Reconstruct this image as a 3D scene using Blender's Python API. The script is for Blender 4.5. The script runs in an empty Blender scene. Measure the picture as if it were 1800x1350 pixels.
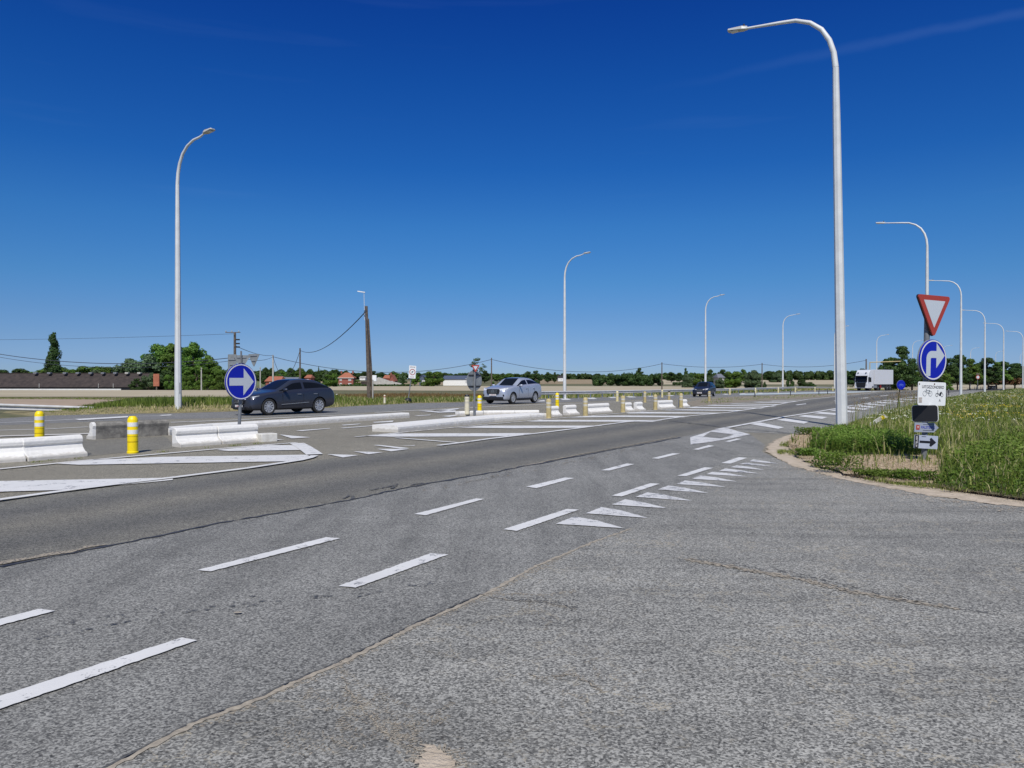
import bpy, bmesh, math, random
import numpy as np
from mathutils import Vector, Matrix
from mathutils.geometry import tessellate_polygon
R = math.radians
SC = bpy.context.scene
COL = SC.collection

# ------------------------------------------------------------ camera, sky, sun
CAM_H, FPX, CX, CY, HY = 1.6, 1352.0, 900.0, 675.0, 666.0
PITCH = math.atan((CY-HY)/FPX)
cd = bpy.data.cameras.new('camera'); cam = bpy.data.objects.new('camera', cd); COL.objects.link(cam)
cd.sensor_width = 36.0; cd.lens = FPX/1800*36.0; cd.clip_start = 0.1; cd.clip_end = 12000
cam.location = (0, 0, CAM_H); cam.rotation_euler = (math.pi/2-PITCH, 0, 0)
SC.camera = cam
SUN_EL, SUN_AZ = 50.0, 182.0          # azimuth clockwise from +Y (the view direction)
w = bpy.data.worlds.new('World'); SC.world = w; w.use_nodes = True
wn, wl = w.node_tree.nodes, w.node_tree.links
bg = wn['Background']
sky = wn.new('ShaderNodeTexSky'); sky.sky_type = 'NISHITA'; sky.sun_disc = False
sky.sun_elevation = R(SUN_EL); sky.sun_rotation = R(SUN_AZ)
sky.altitude = 0; sky.air_density = 1.0; sky.dust_density = 0.25; sky.ozone_density = 3.0
# tone of the clear polarised sky, by height above the horizon
sg = wn.new('ShaderNodeTexCoord'); sx = wn.new('ShaderNodeSeparateXYZ'); wl.new(sg.outputs['Generated'], sx.inputs[0])
sr = wn.new('ShaderNodeValToRGB'); se = sr.color_ramp.elements
SKYT = [(0.0, (.36, .56, .98)), (.02, (.31, .48, .93)), (.05, (.27, .425, .78)), (.08, (.24, .41, .725)), (.122, (.19, .42, .72)), (.193, (.135, .41, .755)), (.261, (.072, .34, .76)), (.357, (.044, .285, .76)), (.437, (.03, .225, .74)), (.60, (.30, .50, .85)), (1.0, (1, 1, 1))]
while len(se) > 1: se.remove(se[-1])
se[0].position, se[0].color = SKYT[0][0], (*SKYT[0][1], 1)
for p_, c_ in SKYT[1:]:
    e_ = se.new(p_); e_.color = (*c_, 1)
wl.new(sx.outputs['Z'], sr.inputs[0])
hsv = wn.new('ShaderNodeMixRGB'); hsv.blend_type = 'MULTIPLY'; hsv.inputs[0].default_value = 1
wl.new(sky.outputs[0], hsv.inputs[1]); wl.new(sr.outputs[0], hsv.inputs[2])
def ray0(px, py): return Vector(((px-CX)/FPX, 1.0, -(py-HY)/FPX)).normalized()
# faint, thin high cloud streaks
tc = wn.new('ShaderNodeTexCoord'); mp = wn.new('ShaderNodeMapping'); mp.inputs['Rotation'].default_value = (0, R(-15), 0)
mp.inputs['Scale'].default_value = (1.5, 2.0, 26.0)
nz = wn.new('ShaderNodeTexNoise'); nz.inputs['Scale'].default_value = 1.6; nz.inputs['Detail'].default_value = 6
rp = wn.new('ShaderNodeMapRange'); rp.inputs[1].default_value = .62; rp.inputs[2].default_value = .9; rp.inputs[3].default_value = 0; rp.inputs[4].default_value = .05
wl.new(tc.outputs['Generated'], mp.inputs[0]); wl.new(mp.outputs[0], nz.inputs['Vector']); wl.new(nz.outputs[0], rp.inputs[0])
mx = wn.new('ShaderNodeMixRGB'); mx.inputs[2].default_value = (2.2, 3.6, 6.8, 1)
# one soft contrail: a plane through the viewer's sky, cut to a thin band
d1_, d2_ = ray0(1060, 178), ray0(1800, 22); nrm_ = d1_.cross(d2_).normalized()
vd = wn.new('ShaderNodeVectorMath'); vd.operation = 'DOT_PRODUCT'; vd.inputs[1].default_value = nrm_; wl.new(tc.outputs['Generated'], vd.inputs[0])
nb = wn.new('ShaderNodeTexNoise'); nb.inputs['Scale'].default_value = 14; nb.inputs['Detail'].default_value = 5; wl.new(tc.outputs['Generated'], nb.inputs['Vector'])
ma1 = wn.new('ShaderNodeMath'); ma1.operation = 'MULTIPLY_ADD'; wl.new(nb.outputs[0], ma1.inputs[0]); ma1.inputs[1].default_value = .016; ma1.inputs[2].default_value = -.008
ma2 = wn.new('ShaderNodeMath'); ma2.operation = 'ADD'; wl.new(vd.outputs['Value'], ma2.inputs[0]); wl.new(ma1.outputs[0], ma2.inputs[1])
ma3 = wn.new('ShaderNodeMath'); ma3.operation = 'ABSOLUTE'; wl.new(ma2.outputs[0], ma3.inputs[0])
mr1 = wn.new('ShaderNodeMapRange'); mr1.interpolation_type = 'SMOOTHSTEP'; mr1.inputs[1].default_value = 0; mr1.inputs[2].default_value = .008; mr1.inputs[3].default_value = 1; mr1.inputs[4].default_value = 0; wl.new(ma3.outputs[0], mr1.inputs[0])
sxx = wn.new('ShaderNodeMapRange'); sxx.interpolation_type = 'SMOOTHSTEP'; sxx.inputs[1].default_value = .12; sxx.inputs[2].default_value = .5; sxx.inputs[3].default_value = 0; sxx.inputs[4].default_value = .06; wl.new(sx.outputs['X'], sxx.inputs[0])
ma4 = wn.new('ShaderNodeMath'); ma4.operation = 'MULTIPLY'; wl.new(mr1.outputs[0], ma4.inputs[0]); wl.new(sxx.outputs[0], ma4.inputs[1])
ma5 = wn.new('ShaderNodeMath'); ma5.operation = 'ADD'; wl.new(ma4.outputs[0], ma5.inputs[0]); wl.new(rp.outputs[0], ma5.inputs[1])
wl.new(ma5.outputs[0], mx.inputs[0]); wl.new(hsv.outputs[0], mx.inputs[1]); wl.new(mx.outputs[0], bg.inputs[0])
bg.inputs[1].default_value = 0.11
sd = bpy.data.lights.new('sun', 'SUN'); sd.energy = 4.4; sd.angle = R(0.5); sd.color = (1, .96, .9)
sun = bpy.data.objects.new('sun', sd); COL.objects.link(sun)
a = R(SUN_AZ); sv = Vector((math.sin(a)*math.cos(R(SUN_EL)), math.cos(a)*math.cos(R(SUN_EL)), math.sin(R(SUN_EL))))
sun.rotation_euler = sv.to_track_quat('Z', 'Y').to_euler(); sun.location = (0, -20, 40)
SC.view_settings.view_transform = 'Standard'; SC.view_settings.look = 'None'
SC.view_settings.exposure = 0.0; SC.view_settings.gamma = 1.0
SC.render.engine = 'CYCLES'

# ------------------------------------------------------------ terrain
TB = [(-50, 0), (45, 0), (75, -.3), (110, -.55), (150, -.65), (250, -2.1), (500, -2.75), (900, 1.3), (5000, 1.3)]
def terr(y):
    for (a0, z0), (a1, z1) in zip(TB, TB[1:]):
        if y <= a1: return z0+(z1-z0)*(max(y, a0)-a0)/(a1-a0)
    return TB[-1][1]
def ray(px, py):
    v = Vector(((px-CX)/FPX, 1.0, -(py-CY)/FPX))
    c, s = math.cos(PITCH), math.sin(PITCH)
    d = Vector((v.x, v.y*c+v.z*s, -v.y*s+v.z*c)); return d/d.y
def at(px, py):                      # a point of the ground
    d = ray(px, py)
    for (a0, z0), (a1, z1) in zip(TB, TB[1:]):
        m = (z1-z0)/(a1-a0); den = d.z-m
        if abs(den) < 1e-9: continue
        Y = (z0-m*a0-CAM_H)/den
        if a0-1e-6 <= Y <= a1+1e-6: return Vector((d.x*Y, Y, terr(Y)))
    Y = 2000; return Vector((d.x*Y, Y, terr(Y)))
def at_y(px, Y): return Vector(((px-CX)/FPX*Y, Y, terr(Y)))
def z_at(py, Y): return CAM_H+ray(900, py).z*Y

# ------------------------------------------------------------ object helpers
def tag(o, label=None, cat=None, group=None, kind=None):
    for k, v in (('label', label), ('category', cat), ('group', group), ('kind', kind)):
        if v: o[k] = v
    return o
def empty(name, loc=(0, 0, 0), rz=0, label=None, cat=None, group=None):
    o = bpy.data.objects.new(name, None); COL.objects.link(o); o.location = loc; o.rotation_euler = (0, 0, rz)
    o.empty_display_size = .2
    return tag(o, label, cat, group)
def copy_tree(o, parent=None):
    c = o.copy(); COL.objects.link(c); c.parent = parent
    for ch in o.children: copy_tree(ch, c)
    return c
class MB:
    def __init__(s): s.v = []; s.f = []
    def add(s, vs, fs, M=None):
        n = len(s.v)
        s.v += [tuple(M @ Vector(p)) if M else tuple(p) for p in vs]
        s.f += [[n+i for i in f] for f in fs]; return s
    def box(s, c, d, M=None):
        x, y, z = c; a, b, h = d[0]/2, d[1]/2, d[2]/2
        vs = [(x+i*a, y+j*b, z+k*h) for i in (-1, 1) for j in (-1, 1) for k in (-1, 1)]
        return s.add(vs, [(0, 1, 3, 2), (4, 6, 7, 5), (0, 4, 5, 1), (2, 3, 7, 6), (0, 2, 6, 4), (1, 5, 7, 3)], M)
    def tube(s, pts, rad, n=8, M=None, caps=True):
        pts = [Vector(p) for p in pts]; vs = []; fs = []
        if not hasattr(rad, '__len__'): rad = [rad]*len(pts)
        up = None
        for i, p in enumerate(pts):
            t = (pts[min(i+1, len(pts)-1)]-pts[max(i-1, 0)]).normalized()
            if up is None: up = Vector((1, 0, 0)) if abs(t.x) < .9 else Vector((0, 1, 0))
            u = (up-t*up.dot(t)).normalized(); v = t.cross(u); up = u
            for k in range(n):
                q = 2*math.pi*(k+.5)/n; vs.append(p+(u*math.cos(q)+v*math.sin(q))*rad[i])
        for i in range(len(pts)-1):
            for k in range(n):
                k2 = (k+1) % n; fs.append((i*n+k, i*n+k2, (i+1)*n+k2, (i+1)*n+k))
        if caps: fs += [tuple(range(n))[::-1], tuple((len(pts)-1)*n+k for k in range(n))]
        return s.add(vs, fs, M)
    def lathe(s, prof, n=20, M=None):
        vs = []; fs = []
        for r, z in prof:
            for k in range(n): vs.append((r*math.cos(2*math.pi*k/n), r*math.sin(2*math.pi*k/n), z))
        for i in range(len(prof)-1):
            for k in range(n):
                k2 = (k+1) % n; fs.append((i*n+k, i*n+k2, (i+1)*n+k2, (i+1)*n+k))
        fs += [tuple(range(n))[::-1], tuple((len(prof)-1)*n+k for k in range(n))]
        return s.add(vs, fs, M)
    def prism(s, prof, p0, p1, taper=0, M=None):   # profile (u to the right of p0->p1, z) swept from p0 to p1
        p0, p1 = Vector(p0), Vector(p1); t = (p1-p0); t.z = 0; t.normalize(); r = Vector((t.y, -t.x, 0)); n = len(prof)
        vs = [p0+r*u+Vector((0, 0, z)) for u, z in prof]+[p1+r*u+Vector((0, 0, z)) for u, z in prof]
        fs = [(i, (i+1) % n, n+(i+1) % n, n+i) for i in range(n)]+[tuple(range(n))[::-1], tuple(range(n, 2*n))]
        return s.add(vs, fs, M)
    def plate(s, pts, t0, t1):                     # 2D outline (x,z) standing in the XZ plane between y=t0 and y=t1
        n = len(pts); vs = [(x, t0, z) for x, z in pts]+[(x, t1, z) for x, z in pts]
        fs = [tuple(range(n)), tuple(range(n, 2*n))[::-1]]+[((i+1) % n, i, n+i, n+(i+1) % n) for i in range(n)]
        return s.add(vs, fs)
    def build(s, name, m, parent=None, smooth=False, bevel=0):
        me = bpy.data.meshes.new(name); me.from_pydata(s.v, [], s.f); 
        bm = bmesh.new(); bm.from_mesh(me)
        if bevel:
            bmesh.ops.bevel(bm, geom=[e for e in bm.edges if len(e.link_faces) == 2 and e.calc_face_angle(0) > .6], offset=bevel, segments=2, affect='EDGES', profile=.5)
        bmesh.ops.recalc_face_normals(bm, faces=bm.faces); bm.to_mesh(me); bm.free()
        if smooth: me.shade_smooth() if smooth is True else None
        if smooth == 'auto':
            me.shade_smooth(); me.set_sharp_from_angle(angle=R(35))
        me.materials.append(m)
        o = bpy.data.objects.new(name, me); COL.objects.link(o); o.parent = parent; return o

def drape(name, polys, h, m, kind='structure', zfun=None):   # flat polygons laid on the ground, h above it
    bm = bmesh.new()
    for P in polys:
        P = [Vector((p[0], p[1], 0)) for p in P]
        vs = [bm.verts.new(p) for p in P]
        for t in tessellate_polygon([P]):
            try: bm.faces.new([vs[i] for i in t])
            except ValueError: pass
    finish_drape(bm, h)
    me = bpy.data.meshes.new(name); bm.to_mesh(me); bm.free(); me.materials.append(m)
    o = bpy.data.objects.new(name, me); COL.objects.link(o); return tag(o, kind=kind)
def finish_drape(bm, h):
    for yb, _ in TB[1:-1]:
        bmesh.ops.bisect_plane(bm, geom=bm.verts[:]+bm.edges[:]+bm.faces[:], plane_co=(0, yb, 0), plane_no=(0, 1, 0), dist=1e-5)
    for v in bm.verts: v.co.z = terr(v.co.y)+h
    bmesh.ops.recalc_face_normals(bm, faces=bm.faces)
    for f in bm.faces:
        if f.normal.z < 0: f.normal_flip()
def PX(l): return [at(x, y) for x, y in l]
def ribbon(pts, wd, rng=None, jag=0):
    L, Rr = [], []
    for i, p in enumerate(pts):
        t = (pts[min(i+1, len(pts)-1)]-pts[max(i-1, 0)]); t.z = 0; t.normalize(); n = Vector((-t.y, t.x, 0))
        ww = wd[i] if hasattr(wd, '__len__') else wd
        a = b = ww/2
        if rng: a *= 1+rng.uniform(-jag, jag); b *= 1+rng.uniform(-jag, jag)
        L.append(p+n*a); Rr.append(p-n*b)
    return [[L[i], L[i+1], Rr[i+1], Rr[i]] for i in range(len(pts)-1)]
def resample(pts, step):
    out = [pts[0]]
    for a0, b0 in zip(pts, pts[1:]):
        k = max(1, int((b0-a0).length/step))
        out += [a0.lerp(b0, (j+1)/k) for j in range(k)]
    return out

# ------------------------------------------------------------ materials
def newmat(name):
    m = bpy.data.materials.new(name); m.use_nodes = True
    return m, m.node_tree.nodes, m.node_tree.links, m.node_tree.nodes['Principled BSDF']
def C4(c): return (c[0], c[1], c[2], 1)
def noise(n, l, scale, detail=4, rough=.6, vec=None, dim=None):
    t = n.new('ShaderNodeTexNoise'); t.inputs['Scale'].default_value = scale; t.inputs['Detail'].default_value = detail
    t.inputs['Roughness'].default_value = rough
    if vec: l.new(vec, t.inputs['Vector'])
    return t
def ramp(n, l, src, stops):
    r = n.new('ShaderNodeValToRGB'); e = r.color_ramp.elements
    while len(e) > 1: e.remove(e[-1])
    e[0].position, e[0].color = stops[0][0], C4(stops[0][1])
    for p, c in stops[1:]:
        x = e.new(p); x.color = C4(c)
    l.new(src, r.inputs[0]); return r
def mixc(n, l, fac, a, b, mode='MIX'):
    m = n.new('ShaderNodeMixRGB'); m.blend_type = mode
    for i, s in ((0, fac), (1, a), (2, b)):
        if isinstance(s, (int, float)): m.inputs[i].default_value = s
        elif isinstance(s, tuple): m.inputs[i].default_value = C4(s)
        else: l.new(s, m.inputs[i])
    return m
def bumpn(n, l, src, st, dist, bs):
    b = n.new('ShaderNodeBump'); b.inputs['Strength'].default_value = st; b.inputs['Distance'].default_value = dist
    l.new(src, b.inputs['Height']); l.new(b.outputs[0], bs.inputs['Normal'])
def nm(name, c1, c2=None, scale=4, rough=.7, metal=0, bump=0, bscale=None, coat=0, lo=.35, hi=.65, spec=None):
    m, n, l, bs = newmat(name)
    bs.inputs['Roughness'].default_value = rough; bs.inputs['Metallic'].default_value = metal
    bs.inputs['Coat Weight'].default_value = coat; bs.inputs['Coat Roughness'].default_value = .05
    if spec is not None: bs.inputs['Specular IOR Level'].default_value = spec
    tcn = n.new('ShaderNodeTexCoord')
    if c2:
        t = noise(n, l, scale, 6, .65, tcn.outputs['Object'])
        r = ramp(n, l, t.outputs[0], [(lo, c1), (hi, c2)]); l.new(r.outputs[0], bs.inputs['Base Color'])
    else: bs.inputs['Base Color'].default_value = C4(c1)
    if bump:
        t2 = noise(n, l, bscale or scale*4, 5, .6, tcn.outputs['Object']); bumpn(n, l, t2.outputs[0], 1, bump, bs)
    return m
def asphalt(name, dark, light, tone=(1, 1, 1), patch=(.82, 1.12), grain=95, contrast=1.0, streak=None, sand=0, tracks=False, cracks=0):
    m, n, l, bs = newmat(name)
    bs.inputs['Roughness'].default_value = .82; bs.inputs['Specular IOR Level'].default_value = .35
    tcn = n.new('ShaderNodeTexCoord'); ob = tcn.outputs['Object']
    v = n.new('ShaderNodeTexVoronoi'); v.inputs['Scale'].default_value = grain; l.new(ob, v.inputs['Vector'])
    sp = n.new('ShaderNodeSeparateColor'); l.new(v.outputs['Color'], sp.inputs[0])
    nf = noise(n, l, grain*.5, 3, .7, ob)
    ad = n.new('ShaderNodeMath'); ad.operation = 'MULTIPLY_ADD'; l.new(sp.outputs[0], ad.inputs[0]); ad.inputs[1].default_value = .55
    l.new(nf.outputs[0], ad.inputs[2])
    r = ramp(n, l, ad.outputs[0], [(.38, dark), (.78, tuple((a0+b0)/2 for a0, b0 in zip(dark, light))), (1.05 if False else .98, light)])
    col = r.outputs[0]
    big = noise(n, l, .22, 5, .6, ob); rb = ramp(n, l, big.outputs[0], [(.3, (patch[0],)*3), (.7, (patch[1],)*3)])
    col = mixc(n, l, 1.0, col, rb.outputs[0], 'MULTIPLY').outputs[0]
    mid = noise(n, l, 2.2, 6, .7, ob); rm = ramp(n, l, mid.outputs[0], [(.3, (.88,)*3), (.7, (1.1,)*3)])
    col = mixc(n, l, 1.0, col, rm.outputs[0], 'MULTIPLY').outputs[0]
    if streak:
        mpn = n.new('ShaderNodeMapping'); mpn.inputs['Rotation'].default_value = (0, 0, streak[0]); mpn.inputs['Scale'].default_value = (streak[1], streak[2], 1)
        l.new(ob, mpn.inputs[0]); ns = noise(n, l, 1.0, 5, .65, mpn.outputs[0])
        rs = ramp(n, l, ns.outputs[0], [(.30, (streak[3],)*3), (.52, (1, 1, 1)), (.75, (1.08,)*3)])
        col = mixc(n, l, 1.0, col, rs.outputs[0], 'MULTIPLY').outputs[0]
    if sand:
        n1 = noise(n, l, .55, 8, .78, ob); n2 = noise(n, l, 28, 4, .7, ob)
        s1 = ramp(n, l, n1.outputs[0], [(.50, (0, 0, 0)), (.62, (1, 1, 1))]); s2 = ramp(n, l, n2.outputs[0], [(.5, (0, 0, 0)), (.62, (1, 1, 1))])
        f = mixc(n, l, 1.0, s1.outputs[0], s2.outputs[0], 'MULTIPLY')
        fm = mixc(n, l, 1.0, f.outputs[0], (sand, sand, sand), 'MULTIPLY')
        col = mixc(n, l, fm.outputs[0], col, (.36, .31, .23)).outputs[0]
    if cracks:
        dn = noise(n, l, 2.0, 5, .7, ob); dv = n.new('ShaderNodeVectorMath'); dv.operation = 'MULTIPLY_ADD'; l.new(dn.outputs['Color'], dv.inputs[0]); dv.inputs[1].default_value = (.6, .6, .6); l.new(ob, dv.inputs[2])
        vc = n.new('ShaderNodeTexVoronoi'); vc.feature = 'DISTANCE_TO_EDGE'; vc.inputs['Scale'].default_value = 3.2; l.new(dv.outputs[0], vc.inputs['Vector'])
        fine = noise(n, l, 55, 3, .7, ob); fa = n.new('ShaderNodeMath'); fa.operation = 'MULTIPLY_ADD'; l.new(fine.outputs[0], fa.inputs[0]); fa.inputs[1].default_value = .11; l.new(vc.outputs['Distance'], fa.inputs[2])
        rc = ramp(n, l, fa.outputs[0], [(.062, (1, 1, 1)), (.080, (0, 0, 0))])
        mk = noise(n, l, .75, 5, .75, ob); rk_ = ramp(n, l, mk.outputs[0], [(.46, (0, 0, 0)), (.61, (1, 1, 1))])
        cm_ = mixc(n, l, 1.0, rc.outputs[0], rk_.outputs[0], 'MULTIPLY')
        cm2 = mixc(n, l, 1.0, cm_.outputs[0], (cracks, cracks, cracks), 'MULTIPLY')
        col = mixc(n, l, cm2.outputs[0], col, (.42, .375, .29)).outputs[0]
    if tracks:
        at_ = n.new('ShaderNodeAttribute'); at_.attribute_name = 'across'
        wob = noise(n, l, .5, 3, .5, ob); wm = n.new('ShaderNodeMath'); wm.operation = 'MULTIPLY_ADD'; l.new(wob.outputs[0], wm.inputs[0]); wm.inputs[1].default_value = .10
        l.new(at_.outputs['Fac'], wm.inputs[2])
        rt = ramp(n, l, wm.outputs[0], [(.05, (1.06, 1.05, 1.02)), (.27, (.72, .73, .76)), (.36, (.80, .81, .83)), (.55, (1.06, 1.04, 1.0)), (.78, (.72, .73, .76)), (.88, (.8, .81, .83)), (1.0, (1.0, 1.0, .98))])
        col = mixc(n, l, 1.0, col, rt.outputs[0], 'MULTIPLY').outputs[0]
    col = mixc(n, l, 1.0, col, tone, 'MULTIPLY').outputs[0]
    l.new(col, bs.inputs['Base Color'])
    bumpn(n, l, ad.outputs[0], .8, .004, bs)
    return m
def paint_worn(name, c=(.70, .69, .655), under=(.2, .2, .2), wear=.62):
    m, n, l, bs = newmat(name); bs.inputs['Roughness'].default_value = .6
    tcn = n.new('ShaderNodeTexCoord'); ob = tcn.outputs['Object']
    v = n.new('ShaderNodeTexVoronoi'); v.inputs['Scale'].default_value = 80; l.new(ob, v.inputs['Vector'])
    n1 = noise(n, l, 3.5, 8, .8, ob); n2 = noise(n, l, 60, 3, .7, ob)
    mlt = n.new('ShaderNodeMath'); mlt.operation = 'MULTIPLY_ADD'; l.new(n2.outputs[0], mlt.inputs[0]); mlt.inputs[1].default_value = .35; l.new(n1.outputs[0], mlt.inputs[2])
    f = ramp(n, l, mlt.outputs[0], [(wear+.17, (0, 0, 0)), (wear+.21, (1, 1, 1))])
    dirt = ramp(n, l, noise(n, l, 1.2, 6, .7, ob).outputs[0], [(.3, (.88, .88, .88)), (.65, (1, 1, 1))])
    cc = mixc(n, l, 1.0, c, dirt.outputs[0], 'MULTIPLY')
    x = mixc(n, l, f.outputs[0], cc.outputs[0], under); l.new(x.outputs[0], bs.inputs['Base Color'])
    bumpn(n, l, n2.outputs[0], .6, .003, bs); return m
def foliage(name, dark, light, alt, trans=.35):
    m, n, l, bs = newmat(name); out = n['Material Output']
    an = n.new('ShaderNodeAttribute'); an.attribute_name = 'tint'
    oi = n.new('ShaderNodeObjectInfo')
    r = ramp(n, l, an.outputs['Fac'], [(0, dark), (.75, light), (1, alt)])
    hs = n.new('ShaderNodeHueSaturation')
    mr = n.new('ShaderNodeMapRange'); mr.inputs[3].default_value = .8; mr.inputs[4].default_value = 1.2; l.new(oi.outputs['Random'], mr.inputs[0])
    l.new(mr.outputs[0], hs.inputs['Value']); l.new(r.outputs[0], hs.inputs['Color'])
    mh = n.new('ShaderNodeMapRange'); mh.inputs[3].default_value = .488; mh.inputs[4].default_value = .512; l.new(oi.outputs['Random'], mh.inputs[0]); l.new(mh.outputs[0], hs.inputs['Hue'])
    l.new(hs.outputs[0], bs.inputs['Base Color']); bs.inputs['Roughness'].default_value = .6; bs.inputs['Specular IOR Level'].default_value = .25
    tr = n.new('ShaderNodeBsdfTranslucent'); l.new(hs.outputs[0], tr.inputs[0])
    ms = n.new('ShaderNodeMixShader'); ms.inputs[0].default_value = trans
    l.new(bs.outputs[0], ms.inputs[1]); l.new(tr.outputs[0], ms.inputs[2]); l.new(ms.outputs[0], out.inputs[0]); return m

M = {}
M['asph_side'] = asphalt('asphalt_side_road', (.038, .038, .038), (.38, .38, .365), (1.03, 1.005, .93), (.86, 1.16), 100, sand=.16, cracks=.62, streak=(R(-14), .22, 2.2, .72))
M['asph_near'] = asphalt('asphalt_cycle_lane', (.045, .045, .046), (.31, .31, .305), (1.10, 1.08, .99), (.86, 1.14), 105, streak=(R(62), 2.2, .2, .72))
M['asph_lane'] = asphalt('asphalt_lane', (.045, .045, .046), (.255, .25, .235), (1.04, 1.01, .90), (.92, 1.08), 100, tracks=True)
M['asph_med'] = asphalt('asphalt_median', (.08, .077, .07), (.31, .30, .27), (1.05, 1.0, .86), (.9, 1.1), 100)
M['asph_far'] = asphalt('asphalt_far', (.065, .066, .068), (.27, .27, .27), (1.04, 1.02, .95), (.88, 1.1), 90)
M['paint'] = paint_worn('road_paint', wear=.585)
M['paint_old'] = paint_worn('road_paint_old', (.66, .65, .62), (.2, .2, .2), .545)
M['white_conc'] = nm('whitewashed_concrete', (.50, .48, .44), (.74, .725, .68), 2.5, .7, bump=.01, bscale=12, lo=.22, hi=.42)
def whitewash(name):
    m, n, l, bs = newmat(name); bs.inputs['Roughness'].default_value = .75
    tcn = n.new('ShaderNodeTexCoord'); ob = tcn.outputs['Object']
    base = ramp(n, l, noise(n, l, 2.5, 6, .65, ob).outputs[0], [(.25, (.52, .50, .46)), (.45, (.73, .715, .67))])
    ch = ramp(n, l, noise(n, l, 5.5, 8, .8, ob).outputs[0], [(.64, (0, 0, 0)), (.665, (1, 1, 1))])
    c1_ = mixc(n, l, ch.outputs[0], base.outputs[0], (.24, .22, .19))
    sp = n.new('ShaderNodeSeparateXYZ'); l.new(ob, sp.inputs[0])
    ad = n.new('ShaderNodeMath'); ad.operation = 'MULTIPLY_ADD'; l.new(noise(n, l, 6, 5, .7, ob).outputs[0], ad.inputs[0]); ad.inputs[1].default_value = -.16; l.new(sp.outputs['Z'], ad.inputs[2])
    dr_ = ramp(n, l, ad.outputs[0], [(-.0, (.5, .5, .5)), (.035, (0, 0, 0))])
    c2_ = mixc(n, l, dr_.outputs[0], c1_.outputs[0], (.30, .27, .22)); l.new(c2_.outputs[0], bs.inputs['Base Color'])
    bumpn(n, l, noise(n, l, 14, 5, .6, ob).outputs[0], 1, .012, bs); return m
M['white_conc'] = whitewash('whitewashed_concrete')
M['raw_conc'] = nm('stained_concrete', (.10, .095, .085), (.27, .255, .22), 5, .9, bump=.012, bscale=30)
M['cream_conc'] = nm('cream_concrete', (.5, .48, .42), (.68, .67, .62), 5, .8)
M['sand'] = nm('sand', (.40, .33, .24), (.56, .47, .36), 5, .95, bump=.02, bscale=40)
M['soil'] = nm('median_soil', (.17, .14, .10), (.30, .26, .19), 2.5, .95, bump=.02, bscale=30)
M['tar'] = nm('sealing_tar', (.02, .02, .022), (.06, .06, .06), 9, .6)
M['crack'] = nm('sandy_joint', (.09, .085, .08), (.36, .31, .23), 45, .95, lo=.42, hi=.55)
M['sandlt'] = nm('pale_sand', (.24, .21, .165), (.40, .35, .27), 30, .95)
M['mast'] = nm('lamp_mast_paint', (.52, .535, .525), (.66, .675, .66), 1.5, .5, lo=.3, hi=.7)
M['mast_head'] = nm('lamp_head_grey', (.42, .43, .42), rough=.45)
M['lens'] = nm('lamp_glass', (.6, .6, .58), rough=.15)
M['black'] = nm('black_plastic', (.012, .012, .013), rough=.5)
M['steel'] = nm('galvanised_steel', (.30, .32, .34), (.42, .44, .46), 6, .45, metal=.6)
M['pole_grey'] = nm('grey_sign_pole', (.13, .14, .15), (.19, .20, .21), 6, .5)
M['rail'] = nm('guard_rail_steel', (.42, .42, .41), (.56, .56, .54), 3, .55)
M['sign_back'] = nm('sign_back_grey', (.16, .18, .19), (.24, .26, .27), 5, .6)
M['sign_blue'] = nm('sign_blue', (.004, .012, .36), rough=.35)
M['sign_white'] = nm('sign_white_sheeting', (.50, .54, .58), rough=.4)
M['sign_red'] = nm('sign_red', (.36, .045, .03), rough=.45)
M['plate_white'] = nm('white_plate', (.66, .67, .62), (.8, .81, .79), 6, .5, lo=.25, hi=.4)
M['sign_grey'] = nm('grey_plate', (.28, .31, .38), rough=.5)
M['rust'] = nm('rust', (.12, .05, .02), rough=.9)
M['sticker'] = nm('old_sticker', (.35, .3, .26), (.6, .57, .52), 30, .7)
M['ink'] = nm('black_ink', (.012, .012, .02), rough=.5)
M['grey_ink'] = nm('grey_ink', (.13, .15, .17), rough=.5)
M['yellow'] = nm('bollard_yellow', (.80, .58, .0), (.88, .68, .0), 5, .45)
M['groove'] = nm('bollard_groove', (.35, .24, .0), rough=.6)
M['crackdk'] = nm('dark_joint_and_shadow', (.05, .05, .05), (.12, .12, .115), 40, .9)
M['twig'] = nm('dead_stalks', (.05, .035, .02), (.14, .10, .06), 20, .9)
M['strawsoil'] = nm('mown_straw_soil', (.34, .26, .16), (.52, .42, .28), 9, .95, bump=.02, bscale=60)
M['corrugated'] = nm('blueish_white_board', (.36, .40, .50), (.44, .48, .57), 3, .5)
M['tan'] = nm('faded_bollard', (.36, .29, .13), (.50, .41, .2), 8, .7)
M['cream'] = nm('cream_bollard', (.6, .55, .38), (.7, .65, .5), 8, .6)
M['paleyel'] = nm('pale_yellow_bollard', (.58, .50, .24), (.66, .58, .32), 8, .5)
M['band'] = nm('reflective_band', (.68, .68, .66), rough=.4)
M['band_old'] = nm('old_band', (.5, .47, .38), rough=.6)
M['wood'] = nm('weathered_wood', (.065, .05, .038), (.15, .12, .095), 6, .9, bump=.01)
M['wire'] = nm('cable_black', (.03, .035, .05), rough=.7)
M['brick'] = nm('red_brick', (.22, .065, .045), (.32, .11, .08), 5, .9)
M['tile_or'] = nm('orange_roof_tiles', (.26, .085, .045), (.38, .14, .08), 3, .85)
M['tile_dk'] = nm('old_dark_tiles', (.022, .017, .016), (.062, .047, .040), .8, .95, lo=.3, hi=.7)
M['slate'] = nm('grey_roof', (.12, .13, .15), (.2, .21, .24), 3, .7)
M['blueroof'] = nm('blue_grey_roof', (.05, .07, .11), (.09, .11, .16), 2, .7)
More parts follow.
